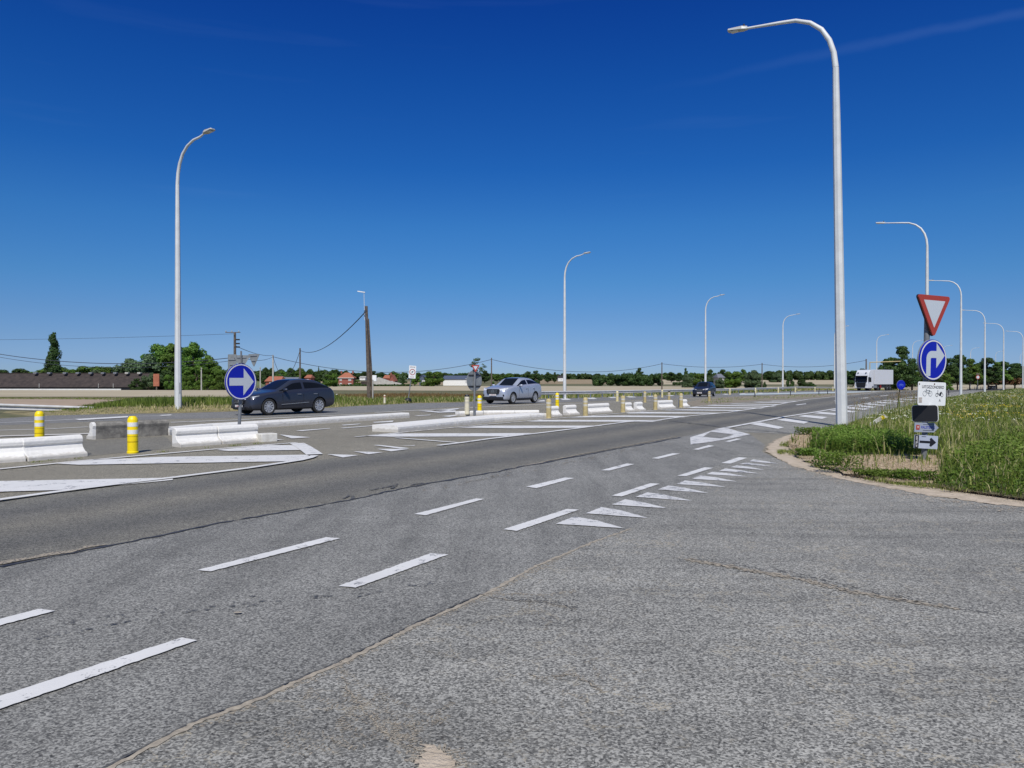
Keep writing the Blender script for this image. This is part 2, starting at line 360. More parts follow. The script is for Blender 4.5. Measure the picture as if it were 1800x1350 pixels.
M['wallw'] = nm('white_wall', (.6, .6, .56), (.75, .75, .72), 2, .8)
M['wallg'] = nm('grey_wall', (.3, .3, .27), (.45, .44, .4), .6, .9)
M['blind'] = nm('pale_blind', (.5, .5, .48), rough=.4)
M['glassdk'] = nm('dark_window', (.01, .012, .015), rough=.08)
M['trunk'] = nm('bark', (.06, .045, .03), (.13, .1, .075), 4, .9)
M['leaf'] = foliage('tree_leaves', (.045, .095, .015), (.155, .265, .042), (.24, .34, .07))
M['leafd'] = foliage('dark_leaves', (.026, .058, .018), (.08, .14, .035), (.13, .20, .05))
M['leafs'] = foliage('silver_green_leaves', (.06, .10, .045), (.15, .22, .10), (.22, .29, .16))
M['grass'] = foliage('verge_grass', (.065, .105, .014), (.225, .275, .050), (.50, .44, .22), .4)
M['weed'] = foliage('weed_leaves', (.036, .080, .008), (.125, .205, .026), (.22, .30, .06), .35)
M['straw'] = foliage('dry_grass', (.36, .27, .15), (.62, .50, .33), (.70, .60, .42), .2)
M['dock'] = foliage('red_dock', (.11, .07, .02), (.20, .11, .05), (.26, .20, .08), .2)
M['yflower'] = nm('yellow_petals', (.7, .5, .02), rough=.6)
M['wflower'] = nm('white_petals', (.62, .63, .5), rough=.6)
M['ground'] = nm('grassy_soil', (.075, .085, .03), (.17, .15, .075), .9, .95, bump=.03, bscale=20)
M['fieldt'] = nm('ploughed_field', (.30, .225, .15), (.38, .29, .20), .5, .95)
M['fieldw'] = nm('wheat_field', (.36, .30, .19), (.44, .38, .26), .06, .95)
M['fieldg'] = nm('green_field', (.10, .13, .04), (.17, .19, .07), .08, .95)
M['fieldb'] = nm('brown_field', (.24, .18, .10), (.31, .24, .14), .05, .95)
M['cyanpaint'] = nm('pale_cycle_lane', (.40, .46, .46), (.5, .56, .56), 1, .7)
M['verge'] = nm('dry_verge_soil', (.16, .14, .06), (.30, .25, .13), 2.0, .95, bump=.03, bscale=30)
# ------------------------------------------------------------ ground sheets
rng = random.Random(5)
g = drape('ground', [[(-1500, -40), (2500, -40), (4000, 4900), (-4000, 4900)]], 0, M['ground'])
def band(y0, y1, x0f, x1f):     # between two depths, left/right limits as pixels
    return [at_y(x0f, y0), at_y(x1f, y0), at_y(x1f, y1), at_y(x0f, y1)]
drape('field', [PX([(-600, 733), (-80, 721), (0, 718), (130, 722), (165, 712), (235, 699.5), (-600, 699)])], .05, M['fieldt'])
drape('field', [band(82, 240, -500, 560)], .05, M['fieldw'])
drape('field', [[at_y(540, 150), at_y(1250, 128), at_y(1700, 190), at_y(1700, 300), at_y(1300, 420), at_y(560, 470)]], .05, M['fieldw'])
drape('field', [band(520, 700, 560, 840), band(560, 860, 900, 1100)], .06, M['fieldb'])
drape('field', [band(540, 870, 1130, 1560)], .06, M['fieldw'])
drape('field', [band(300, 520, 1500, 1900)], .06, M['fieldw'])
drape('field', [band(460, 860, 0, 560)], .06, M['fieldg'])
FAR_EDGE = [(-260, 747), (0, 736), (100, 730), (233, 727.5), (300, 727), (397, 724), (583, 717), (727, 709), (810, 707.5), (955, 698), (1017, 696), (1100, 693), (1220, 691), (1350, 688.5), (1470, 686), (1600, 683), (1700, 679.5), (1800, 677.6), (1880, 676.5)]
RIGHT_EDGE = [(1900, 679.2), (1800, 682), (1760, 686), (1700, 693), (1660, 700), (1610, 711), (1560, 722), (1510, 738), (1475, 752), (1440, 757), (1400, 763), (1373, 771), (1352, 783), (1345, 795), (1370, 808), (1400, 822), (1489, 845.5), (1578, 862), (1667, 878), (1800, 893), (2000, 922), (2400, 985), (2900, 1072)]
asph = PX(FAR_EDGE)+PX(RIGHT_EDGE)+[Vector((22, -5, 0)), Vector((-40, -5, 0)), Vector((-45, 20, 0))]
drape('road', [asph], .006, M['asph_med'])
SEAM = [(-300, 1060), (0, 997), (100, 978), (233, 953), (350, 927), (417, 917), (500, 900), (540, 895), (623, 878), (740, 853), (873, 830), (960, 813), (1071, 792), (1196, 769), (1279, 753), (1377, 734), (1470, 719), (1507, 712.5), (1557, 704), (1607, 697.5), (1700, 688), (1800, 681), (1880, 678.2)]
UPPER = [(-300, 925), (0, 884), (100, 868), (200, 855), (300, 843), (433, 827), (527, 813), (640, 800), (773, 785), (810, 780), (860, 773), (950, 762.5), (1025, 753), (1100, 743), (1155, 740), (1205, 733), (1280, 726), (1355, 715), (1382, 709), (1420, 702.5), (1470, 697.5), (1540, 690), (1607, 687), (1700, 681.5), (1800, 678.4), (1880, 677)]
def px_interp(L, x):
    for a0, b0 in zip(L, L[1:]):
        if x <= b0[0]: return a0[1]+(b0[1]-a0[1])*(x-a0[0])/(b0[0]-a0[0])
    return L[-1][1]
def strip(name, low, up, h, m):
    bm = bmesh.new(); lay = bm.verts.layers.float.new('across')
    lo = resample(PX(low), 1.2); hi = PX(up); rows = []
    # pair each point of the lower line with the nearest point of the upper line
    hs = resample(hi, .4)
    last = 0
    for p in lo:
        j = min(range(last, len(hs)), key=lambda k: (hs[k]-p).length); last = j; rows.append((p, hs[j]))
    vv = []
    for p, q in rows:
        r_ = []
        for k in range(7):
            t = k/6; c = p.lerp(q, t); v = bm.verts.new((c.x, c.y, 0)); v[lay] = t; r_.append(v)
        vv.append(r_)
    for a0, b0 in zip(vv, vv[1:]):
        for k in range(6):
            try: bm.faces.new((a0[k], b0[k], b0[k+1], a0[k+1]))
            except ValueError: pass
    bmesh.ops.remove_doubles(bm, verts=bm.verts, dist=.0005)
    finish_drape(bm, h); me = bpy.data.meshes.new(name); bm.to_mesh(me); bm.free(); me.materials.append(m)
    o = bpy.data.objects.new(name, me); COL.objects.link(o); return tag(o, kind='structure')
strip('main_lane', SEAM, UPPER, .010, M['asph_lane'])
# light grey lane with the cycle crossing, between the seam and the side road joint
JOINT = [(-250, 1700), (180, 1362), (350, 1273), (467, 1230), (500, 1213), (600, 1170), (733, 1103), (850, 1050), (940, 1000), (1040, 957), (1110, 932)]
near = PX(SEAM[:15])+PX([(1318, 764), (1345, 783), (1340, 795), (1362, 806), (1300, 800), (1200, 850), (1110, 932)])+PX(JOINT[::-1])[1:]+[Vector((-14, 1.2, 0)), Vector((-20, 4, 0))]
near = [p for p in near]
drape('cycle_lane', [near], .013, M['asph_near'])
side = PX(JOINT)+PX([(1200, 850), (1300, 800), (1362, 806.5), (1400, 822), (1489, 845.5), (1578, 862), (1667, 878), (1800, 893), (2000, 922), (2400, 985), (2900, 1072)])+[Vector((20, -4, 0)), Vector((-14, -4, 0)), Vector((-13.9, 1.15, 0))]
drape('side_road', [side], .016, M['asph_side'])
cy2 = PX([(1300, 760), (1404, 764.5), (1440, 756.5), (1475, 751.5), (1510, 737.5), (1560, 722), (1610, 711), (1660, 700), (1700, 693), (1760, 686), (1800, 682.5), (1800, 681.5), (1700, 688.5), (1607, 698), (1557, 705), (1507, 713.5), (1470, 720), (1377, 735.5), (1290, 752)])
drape('shoulder', [cy2], .010, M['asph_side'])
FARLANE = [(-260, 762), (0, 748), (150, 742), (300, 737), (400, 735), (560, 731), (700, 722), (800, 715.5), (960, 708.5), (1100, 703), (1220, 699.5), (1350, 695), (1470, 691.5), (1560, 687), (1640, 683.5), (1700, 681), (1800, 678.3)]
drape('far_carriageway', [PX(FARLANE)+PX([p for p in FAR_EDGE if p[0] <= 1800])[::-1]], .010, M['asph_far'])
drape('cycle_track', [PX([(1300, 694.5), (1400, 692.3), (1500, 690.3), (1560, 687.6), (1500, 688.4), (1400, 690.3), (1300, 692.3)])], .016, M['cyanpaint'])
drape('median_soil', [PX([(1222, 715), (1260, 711.5), (1330, 705), (1420, 700.5), (1500, 693), (1600, 685.8), (1680, 682), (1600, 684.8), (1500, 690.5), (1400, 693.5), (1300, 697), (1232, 702.5), (1200, 709)])], .013, M['soil'])
drape('median_paving', [PX([(60, 800), (150, 803), (310, 788), (290, 767), (165, 774), (140, 768), (60, 772)])], .010, M['asph_lane'])
def rough_edge(P, amp=.0035, step=.03):
    P = [p.copy() for p in P]; Q = []
    for a0, b0 in zip(P, P[1:]+P[:1]):
        d = b0-a0; L = d.length; k = max(1, min(160, int(L/step))) if a0.y < 22 else 1
        for j in range(k):
            q = a0+d*(j/k)
            if j and a0.y < 22: q = q+Vector((rng.gauss(0, amp), rng.gauss(0, amp), 0))
            Q.append(q)
    return Q
def speckle(name, pl, n, spread, size, m, h=.021, elong=2.0):
    PL = [resample(PX(p), .02) for p in (pl if isinstance(pl[0], list) else [pl])]; Q = []
    for q_ in range(n):
        P = PL[q_ % len(PL)]
        i = rng.randrange(1, len(P)); t = P[i]-P[i-1]; t.z = 0
        if t.length < 1e-6: continue
        t.normalize(); nn = Vector((-t.y, t.x, 0)); c = P[i]+nn*rng.gauss(0, spread)
        s = size*rng.uniform(.3, 1.3); k = 7; ph = rng.uniform(0, 6.28)
        Q.append([c+t*math.cos(ph+2*math.pi*j/k)*s*elong*rng.uniform(.5, 1.2)+nn*math.sin(ph+2*math.pi*j/k)*s*rng.uniform(.5, 1.2) for j in range(k)])
    hs = drape(name, Q, h, m)
    for i, v in enumerate(hs.data.vertices): v.co.z += .00015*(i//7 % 9)
    return hs
# joints and sealed cracks
def crackline(name, pl, wd, h, m, step=.07, jag=.6, wob=.02):
    P = resample(PX(pl), step)
    Q = [p+Vector((rng.uniform(-wob, wob), rng.uniform(-wob, wob), 0)) for p in P]
    return drape(name, ribbon(Q, wd, rng, jag), h, m)
crackline('pavement_joint', [(100, 1412), (180, 1364), (350, 1275), (467, 1231), (500, 1214), (600, 1171), (733, 1103), (850, 1050)], .034, .0195, M['sandlt'], .03, .6, .006)
crackline('pavement_joint', [(92, 1410), (172, 1362), (345, 1272), (462, 1229), (495, 1212), (596, 1168), (728, 1101), (846, 1048)], .012, .0205, M['crackdk'], .04, .9, .006)  # dark ribbon painted in as the shadow beside the sandy joint
crackline('pavement_joint', [(850, 1050), (940, 1000), (1040, 957), (1110, 932)], .030, .0195, M['sandlt'], .04, .7, .01)
crackline('pavement_joint', [(0, 999), (100, 980), (233, 955), (350, 929), (500, 902), (623, 879), (740, 854)], .045, .0195, M['tar'], .12, .9, .02)
crackline('pavement_joint', [(-100, 1014), (0, 993), (100, 975), (180, 961)], .10, .0185, M['crack'], .1, .9, .03)
crackline('pavement_joint', [(740, 854), (873, 831), (960, 814), (1071, 793), (1196, 770)], .07, .0195, M['tar'], .2, .8, .03)
crackline('pavement_joint', [(900, 825), (1000, 804), (1100, 785), (1190, 768)], .06, .0185, M['crack'], .2, .8, .03)
crackline('pavement_joint', [(1177, 741), (1230, 747), (1279, 753.5), (1349, 759), (1404, 764.5)], .07, .034, M['tar'], .2, .6, .02)
crackline('pavement_joint', [(1200, 986), (1240, 991), (1280, 1000), (1330, 1008), (1400, 1021), (1470, 1034)], .012, .0195, M['crack'], .05, .95, .03)
crackline('pavement_joint', [(1290, 1006), (1400, 1018), (1500, 1044), (1620, 1066), (1690, 1076), (1760, 1086)], .008, .0185, M['crackdk'], .05, .95, .04)
for pl in ([(650, 864), (680, 858), (700, 853), (688, 861)], [(720, 855), (738, 851), (748, 853), (730, 858)], [(604, 879), (612, 873), (622, 874), (618, 880)]):
    crackline('tar_patch', pl, .035, .023, M['crackdk'], .06, .8, .02)
for pl, wd in (([(858, 1052), (900, 1060), (960, 1063), (1012, 1075)], .006), ([(600, 1195), (615, 1225), (640, 1260), (690, 1310), (760, 1335)], .006), ([(930, 1190), (950, 1197), (1010, 1190), (1060, 1222)], .006)):
    crackline('pavement_crack', pl, wd, .0195, M['crack'], .04, .95, .02)

speckle('pavement_spots', [(60, 1128), (150, 1112), (290, 1083), (420, 1071), (520, 1058), (640, 1048), (760, 1030)], 60, .025, .008, M['tar'], elong=3)
speckle('pavement_spots', [(120, 1100), (330, 1074), (500, 1055)], 22, .05, .008, M['tar'], elong=3)
speckle('worn_joint', [(1205, 987), (1280, 1000), (1400, 1021), (1500, 1045), (1600, 1062), (1680, 1075)], 420, .028, .012, M['sandlt'], .0205)
speckle('worn_joint', [(1230, 985), (1300, 998), (1420, 1016), (1520, 1042), (1640, 1064), (1760, 1084)], 260, .04, .007, M['crackdk'], .0175)
speckle('worn_joint', [(860, 1052), (900, 1056), (960, 1062), (1012, 1073)], 200, .03, .005, M['crackdk'], .0175)
speckle('worn_joint', [(860, 1048), (905, 1049), (970, 1050), (1010, 1042)], 120, .02, .006, M['sandlt'], .0175)
speckle('worn_joint', [(600, 1180), (615, 1225), (640, 1260), (690, 1310), (740, 1335)], 320, .02, .0045, M['sandlt'], .0175, 1.2)
speckle('worn_joint', [(610, 1262), (650, 1268), (700, 1300), (740, 1340)], 160, .025, .0045, M['sandlt'], .0175, 1.2)
speckle('worn_joint', [(925, 1195), (960, 1196), (1010, 1190), (1060, 1222)], 130, .012, .004, M['sandlt'], .0175, 1.4)
speckle('worn_joint', [(330, 1290), (450, 1240), (600, 1175), (700, 1120), (850, 1055), (1000, 975)], 700, .022, .006, M['sandlt'], .0175)
speckle('worn_joint', [(740, 865), (840, 846), (960, 822), (1071, 800), (1180, 778)], 160, .10, .02, M['crack'], .0225)
speckle('sand_grains', [(1380, 820), (1489, 850), (1578, 868), (1667, 884), (1800, 902)], 900, .16, .012, M['sand'], .0245, 1.3)
speckle('sand_grains', [(1350, 800), (1345, 790), (1370, 775), (1400, 765), (1440, 760)], 350, .16, .014, M['sand'], .0245, 1.3)
b_ = at(418, 1083); drape('stone', [[b_+Vector((.018*math.cos(k)*1.6, .02*math.sin(k), 0)) for k in (0, .8, 1.6, 2.4, 3.2, 4.0, 4.8, 5.6)]], .026, M['sandlt'])

speckle('worn_joint', [(725, 1350), (745, 1322), (790, 1322), (808, 1352)], 260, .022, .006, M['sandlt'], .0175, 1.2)
def branch(p0, ang, n, st, depth=0):
    L = [p0]
    for _ in range(n):
        ang += rng.gauss(0, .38); p0 = (p0[0]+math.cos(ang)*st, p0[1]+math.sin(ang)*st*.45); L.append(p0)
        if depth < 2 and rng.random() < .20: branch(p0, ang+rng.choice((-1, 1))*rng.uniform(.6, 1.2), n//2, st, depth+1)
    BR.append(L)
BR = []
for sx0, sy0, an in ((600, 1180, 1.3), (640, 1250, .3), (660, 1290, -.4), (600, 1230, 2.2), (560, 1300, .2), (700, 1120, .6), (860, 1052, .1), (930, 1190, .2), (470, 1300, 0), (740, 1330, -.6), (640, 1210, -.3), (1000, 1195, .5)): branch((sx0, sy0), an, 9, 17)
speckle('worn_joint', BR, 14*sum(len(L) for L in BR), .008, .0032, M['sandlt'], .0175, 1.3)
speckle('worn_joint', [(480, 1312), (560, 1328), (640, 1300)], 160, .03, .004, M['sandlt'], .0175, 1.3)
speckle('worn_joint', [(640, 1235), (700, 1290), (740, 1325)], 260, .035, .0035, M['sandlt'], .0175, 1.3)
drape('sand_patch', [rough_edge(PX([(727, 1372), (731, 1345), (744, 1332), (752, 1318), (768, 1324), (786, 1333), (795, 1345), (804, 1372)]), .012, .012)], .0235, M['sand'])
# sandy margin of the side road
drape('sandy_edge', [rough_edge(PX([(1475, 751), (1440, 756), (1400, 762), (1373, 770), (1352, 782), (1345, 795), (1370, 809), (1400, 823), (1489, 846.5), (1578, 863), (1667, 879), (1800, 894), (2100, 940), (2420, 988), (2900, 1075), (2900, 1030), (2400, 960), (2100, 880), (1800, 876), (1620, 850), (1500, 835), (1420, 800), (1440, 770), (1490, 750)]), .035, .06)], .0205, M['sand'])
# ------------------------------------------------------------ painted markings
H1, H2 = .0225, .0265
def quads(name, L, h, m): return drape(name, [rough_edge(PX(q)) for q in L], h, m)
quads('island_hatching', [
 [(380, 792.5), (468, 784), (525, 784), (535, 792.5), (403, 794.5)],
 [(100, 817), (150, 811), (280, 805), (540, 801), (547, 805), (518, 812.5), (280, 816.5), (140, 819)],
 [(-60, 849), (0, 848), (304, 842), (304, 846), (200, 856), (118, 863.5), (0, 867), (-60, 868)]], H1, M['paint'])
drape('island_outline', ribbon(PX([(-200, 848), (0, 826.5), (133, 813), (233, 804), (380, 791), (483, 782.5), (522, 779.5)]), .13), H2, M['paint'])
drape('island_outline', ribbon(PX([(522, 781), (533, 787), (545, 795), (553, 801)]), .34), H2+.004, M['paint'])
drape('island_outline', ribbon(PX([(553, 803), (545, 807), (527, 811.5), (433, 826), (300, 843), (200, 855), (100, 868), (0, 882), (-200, 912)]), .15), H2+.008, M['paint'])
quads('island_hatching', [
 [(643, 767.7), (693, 763.3), (935, 762.5), (905, 768.2), (690, 769)],
 [(805, 752.8), (850, 749.2), (1060, 749.3), (1025, 753), (905, 754)],
 [(927, 742), (950, 739), (1165, 739.5), (1147, 742.4)],
 [(995, 735), (1025, 732), (1100, 731.2), (1215, 732.3), (1200, 734.7), (1080, 733.8)],
 [(1100, 726.6), (1130, 724.7), (1268, 726.5), (1258, 728), (1105, 727.6)],
 [(1160, 721.8), (1188, 720.3), (1313, 721.5), (1303, 723.1)],
 [(1205, 717.2), (1222, 716.0), (1345, 717.3), (1337, 718.8), (1217, 718.1)],
 [(1240, 713.8), (1255, 712.4), (1365, 714.4), (1357, 715.6)],
 [(1280, 711.0), (1290, 710.1), (1375, 711.2), (1367, 712.4)],
 [(1322, 707.9), (1335, 706.9), (1390, 707.6), (1385, 708.6)],
 [(1350, 705.9), (1360, 705.1), (1405, 705.2), (1400, 706.1)]], H1, M['paint'])
drape('island_outline', ribbon(PX([(625, 769.5), (697, 762.3), (793, 753), (862, 746.5), (923, 741.5), (958, 737.8), (1042, 731.5), (1100, 726.5), (1155, 721.7), (1220, 716), (1257, 711.9), (1300, 708.8), (1330, 706.5), (1380, 704), (1410, 702.5)]), .12), H2, M['paint_old'])
drape('island_outline', ribbon(PX([(696, 771), (740, 774.5), (790, 778.5), (812, 780)]), .13), H2, M['paint'])
drape('edge_line', ribbon(PX([(770, 785), (810, 780), (860, 773), (950, 762.5), (1025, 753), (1100, 743), (1155, 740), (1205, 733), (1280, 726), (1313, 721), (1355, 715), (1382, 709), (1420, 702.5), (1470, 697.5), (1540, 690), (1607, 687), (1700, 681.6), (1800, 678.5)]), .17), H2+.004, M['paint'])
drape('edge_line', ribbon(PX([(1262, 756), (1279, 753), (1340, 741.5), (1377, 734), (1423, 727), (1470, 719), (1507, 712.5), (1557, 704.2), (1607, 697.7), (1700, 688), (1800, 681)]), .2), H2+.004, M['paint'])
quads('shoulder_hatching', [
 [(1318, 746.4), (1336, 743.5), (1378, 752.3), (1368, 755)],
 [(1365, 739), (1380, 736.3), (1422, 742.5), (1413, 745.8)],
 [(1402, 732.5), (1415, 730.2), (1455, 734), (1445, 737.3)],
 [(1430, 727.2), (1443, 724.8), (1478, 728), (1470, 730.3)],
 [(1458, 722.3), (1470, 720.2), (1508, 723.8), (1500, 726)],
 [(1482, 717.9), (1492, 716), (1528, 719.2), (1518, 721.5)],
 [(1500, 714.6), (1510, 712.9), (1542, 715.8), (1533, 717.5)],
 [(1518, 711.3), (1528, 709.6), (1560, 712.4), (1552, 714)],
 [(1536, 708.3), (1546, 706.8), (1577, 708.7), (1568, 710.2)],
 [(1553, 705.3), (1563, 704), (1595, 705.9), (1587, 707.3)],
 [(1575, 702.6), (1583, 701.4), (1612, 702.9), (1605, 704)],
 [(1600, 699.2), (1610, 698), (1636, 699.5), (1628, 700.5)]], H1, M['paint'])
o_ = [(1214, 783), (1213, 770), (1235, 763.5), (1254, 757), (1279, 753.5), (1300, 760), (1319, 764.7), (1288, 771.5), (1254, 777.5)]
h_ = [(1236, 769), (1249, 760), (1268, 762.4), (1290, 765.5), (1270, 771.6), (1250, 771)]
quads('painted_nose', [[(1214, 783), (1213, 770), (1235, 763.5), (1249, 760), (1236, 769), (1250, 771), (1270, 771.6), (1288, 771.5), (1254, 777.5)],
 [(1235, 763.5), (1254, 757), (1279, 753.5), (1300, 760), (1319, 764.7), (1288, 771.5), (1270, 771.6), (1290, 765.5), (1268, 762.4), (1249, 760)]], H1, M['paint_old'])
quads('cycle_path_dash', [
 [(1218, 791.7), (1246, 783.9), (1256, 785.3), (1228, 792.2)], [(1274, 777.5), (1295, 772.2), (1304, 772.8), (1282, 778.3)],
 [(1145.5, 807.5), (1182, 798.6), (1195.5, 799), (1158, 808.3)], [(1056, 828.8), (1101.7, 816.7), (1115.5, 817.8), (1071, 829.4)],
 [(925, 858), (993, 841.7), (1010, 842.7), (943, 860.7)], [(728, 906.7), (836.7, 879), (851.7, 880), (748, 909)],
 [(346.7, 1006.7), (573, 948), (598, 950), (370, 1009)], [(-120, 1126), (67, 1076), (97, 1079), (-80, 1127)],
 [(-260, 1308), (0, 1231), (320, 1126.7), (347, 1131.7), (0, 1254), (-240, 1336)], [(595, 1035), (757, 976.7), (788, 979), (625, 1038)],
 [(885, 934), (996.7, 897.7), (1018, 899), (908, 937)], [(1075, 874), (1143, 852), (1160, 852.8), (1093, 875.5)],
 [(1190.5, 838.6), (1238, 823.6), (1254, 824.4), (1206, 839.4)], [(1268, 815.8), (1299, 805.5), (1313, 806.7), (1283.6, 817)]], H1, M['paint'])
sc = lambda L: [(960+x/3.6, 720+y/3.6) for x, y in L]
quads('give_way_triangle', [sc(t) for t in (
 [(60, 735), (178, 688), (330, 715), (492, 763)], [(252, 668), (350, 628), (470, 648), (648, 698)], [(415, 612), (500, 578), (610, 596), (772, 636)],
 [(565, 563), (640, 533), (740, 547), (928, 588)], [(705, 515), (775, 490), (870, 502), (1028, 538)], [(825, 480), (880, 457), (990, 470), (1138, 499)],
 [(925, 447), (975, 425), (1080, 438), (1208, 464)], [(1015, 417), (1050, 402), (1150, 410), (1275, 433)], [(1095, 395), (1135, 380), (1240, 393), (1350, 413)],
 [(1165, 372), (1205, 360), (1290, 370), (1385, 390)], [(1225, 352), (1260, 342), (1350, 352), (1425, 366)], [(1285, 335), (1310, 322), (1400, 335), (1472, 350)])], H1, M['paint_old'])
quads('give_way_triangle', [[(575, 800), (630, 801.8), (603, 806)], [(621.7, 795.2), (673, 796.7), (648, 800.2)], [(661.7, 790.8), (720, 790.6), (688, 795)],
 [(656.7, 784), (666.7, 783.6), (720, 789.5), (703, 790.2)], [(491, 765), (523, 768), (546, 770), (513, 772)], [(468, 772), (500, 774.5), (470, 776)], [(703, 785), (730, 784), (728, 785)]], H1, M['paint'])
quads('lane_dash', [[(520, 758), (580, 753.7), (580, 754.4), (530, 759)], [(598, 753.4), (660, 748.6), (662, 749.4), (604, 754)], [(600, 748), (635, 745.6), (630, 747), (605, 748.9)], [(655, 743), (692, 740.2), (690, 742.8), (658, 744)],
 [(728, 731.5), (757, 729.7), (757, 730.6), (735, 732)], [(776, 732.5), (810, 728.8), (812, 730), (790, 733.5)]], H1, M['paint'])
drape('edge_line', ribbon(PX([(-200, 766), (0, 757.5), (80, 755.5), (155, 751.5)]), .15), H2, M['paint'])
drape('edge_line', ribbon(PX([(-200, 784), (0, 768), (160, 763.5)]), .5), H2, M['white_conc'])
drape('edge_line', ribbon(PX([(-200, 754), (0, 744), (60, 742), (130, 738), (225, 733), (300, 731.5)]), .14), H2, M['paint'])
drape('edge_line', ribbon(PX([(300, 743.5), (410, 739.5), (520, 734), (640, 729)]), .22), H2, M['paint'])
drape('edge_line', ribbon(PX([(660, 726), (735, 722), (800, 719), (960, 711.5), (1100, 706.5), (1180, 703.5)]), .22), H2, M['paint'])
quads('edge_marking', [[(130, 738), (225, 732.5), (225, 735), (140, 740)], [(280, 731), (300, 729.8), (303, 731), (285, 732.2)]], H2+.006, M['paint'])
quads('arrow_marking', [[(735, 723), (800, 722.5), (805, 725.5), (770, 726.5)], [(757, 723.5), (805, 718.8), (807, 720), (775, 724.5)]], H2+.006, M['paint'])
quads('crossing_block', [[(983, 701.4), (997, 700.6), (1005, 703.2), (990, 703.6)], [(1030, 699.8), (1044, 699.2), (1050, 701.6), (1036, 702)], [(1068, 698.4), (1080, 697.9), (1086, 699.8), (1074, 700.2)],
 [(1099, 697), (1112, 696.5), (1119, 698.8), (1106, 699.2)], [(1136, 696.2), (1146, 695.8), (1152, 697.4), (1142, 697.8)], [(1170, 695), (1180, 694.6), (1186, 696.2), (1176, 696.6)], [(1268, 692.8), (1276, 692.5), (1283, 693.8), (1275, 694.1)],
 [(1300, 691.9), (1308, 691.6), (1314, 692.6), (1306, 692.9)], [(1330, 691.1), (1338, 690.8), (1344, 691.8), (1336, 692.1)], [(950, 704.5), (957, 703.8), (958, 706), (945, 706.3)]], H2, M['paint'])
quads('lane_dash', [[(1398, 712), (1416, 709.8), (1418, 710.6), (1402, 712.8)], [(1465, 704.9), (1478, 703.4), (1480, 704), (1468, 705.5)], [(1512, 700.2), (1525, 699), (1527, 699.6), (1515, 700.8)], [(1546, 696.2), (1560, 694.8), (1562, 695.3), (1549, 696.7)]], H1, M['paint'])

# raised grassy verge along the far edge of the road
VE = resample(PX([(60, 732), (150, 729.2), (233, 727.3), (300, 726.8), (397, 723.8), (583, 716.8), (727, 709), (810, 707.3), (900, 701)]), .6)
def verge_z(x, y):
    bd, bi = 1e9, 0
    for i, p in enumerate(VE):
        d = (p.x-x)**2+(p.y-y)**2
        if d < bd: bd, bi = d, i
    t = VE[min(bi+1, len(VE)-1)]-VE[max(bi-1, 0)]; n = Vector((-t.y, t.x, 0)).normalized()
    off = (x-VE[bi].x)*n.x+(y-VE[bi].y)*n.y
    e = min(1, bi/5, (len(VE)-1-bi)/6)*max(.2, min(1, (-9-x)/4))
    if off < 0: return 0
    for (a0, z0), (a1, z1) in zip(VPROF, VPROF[1:]):
        if off <= a1: return e*(z0+(z1-z0)*(off-a0)/(a1-a0))
    return 0
VPROF = [(0, .03), (.5, .1), (1.4, .27), (5, .27), (8, 0)]
bm = bmesh.new(); rows = []
for i, p in enumerate(VE):
    t = VE[min(i+1, len(VE)-1)]-VE[max(i-1, 0)]; n = Vector((-t.y, t.x, 0)).normalized(); e = min(1, i/5, (len(VE)-1-i)/6)*max(.2, min(1, (-9-p.x)/4))
    rows.append([bm.verts.new((p.x+n.x*o, p.y+n.y*o, terr(p.y+n.y*o)+(z*e if z > .01 else 0)+(.0 if 0 < o < 8 else -.02))) for o, z in VPROF])
for a0, b0 in zip(rows, rows[1:]):
    for k in range(4): bm.faces.new((a0[k], b0[k], b0[k+1], a0[k+1]))
bmesh.ops.recalc_face_normals(bm, faces=bm.faces)
me = bpy.data.meshes.new('verge'); bm.to_mesh(me); bm.free(); me.materials.append(M['verge'])
vo = bpy.data.objects.new('verge', me); COL.objects.link(vo); tag(vo, kind='structure')
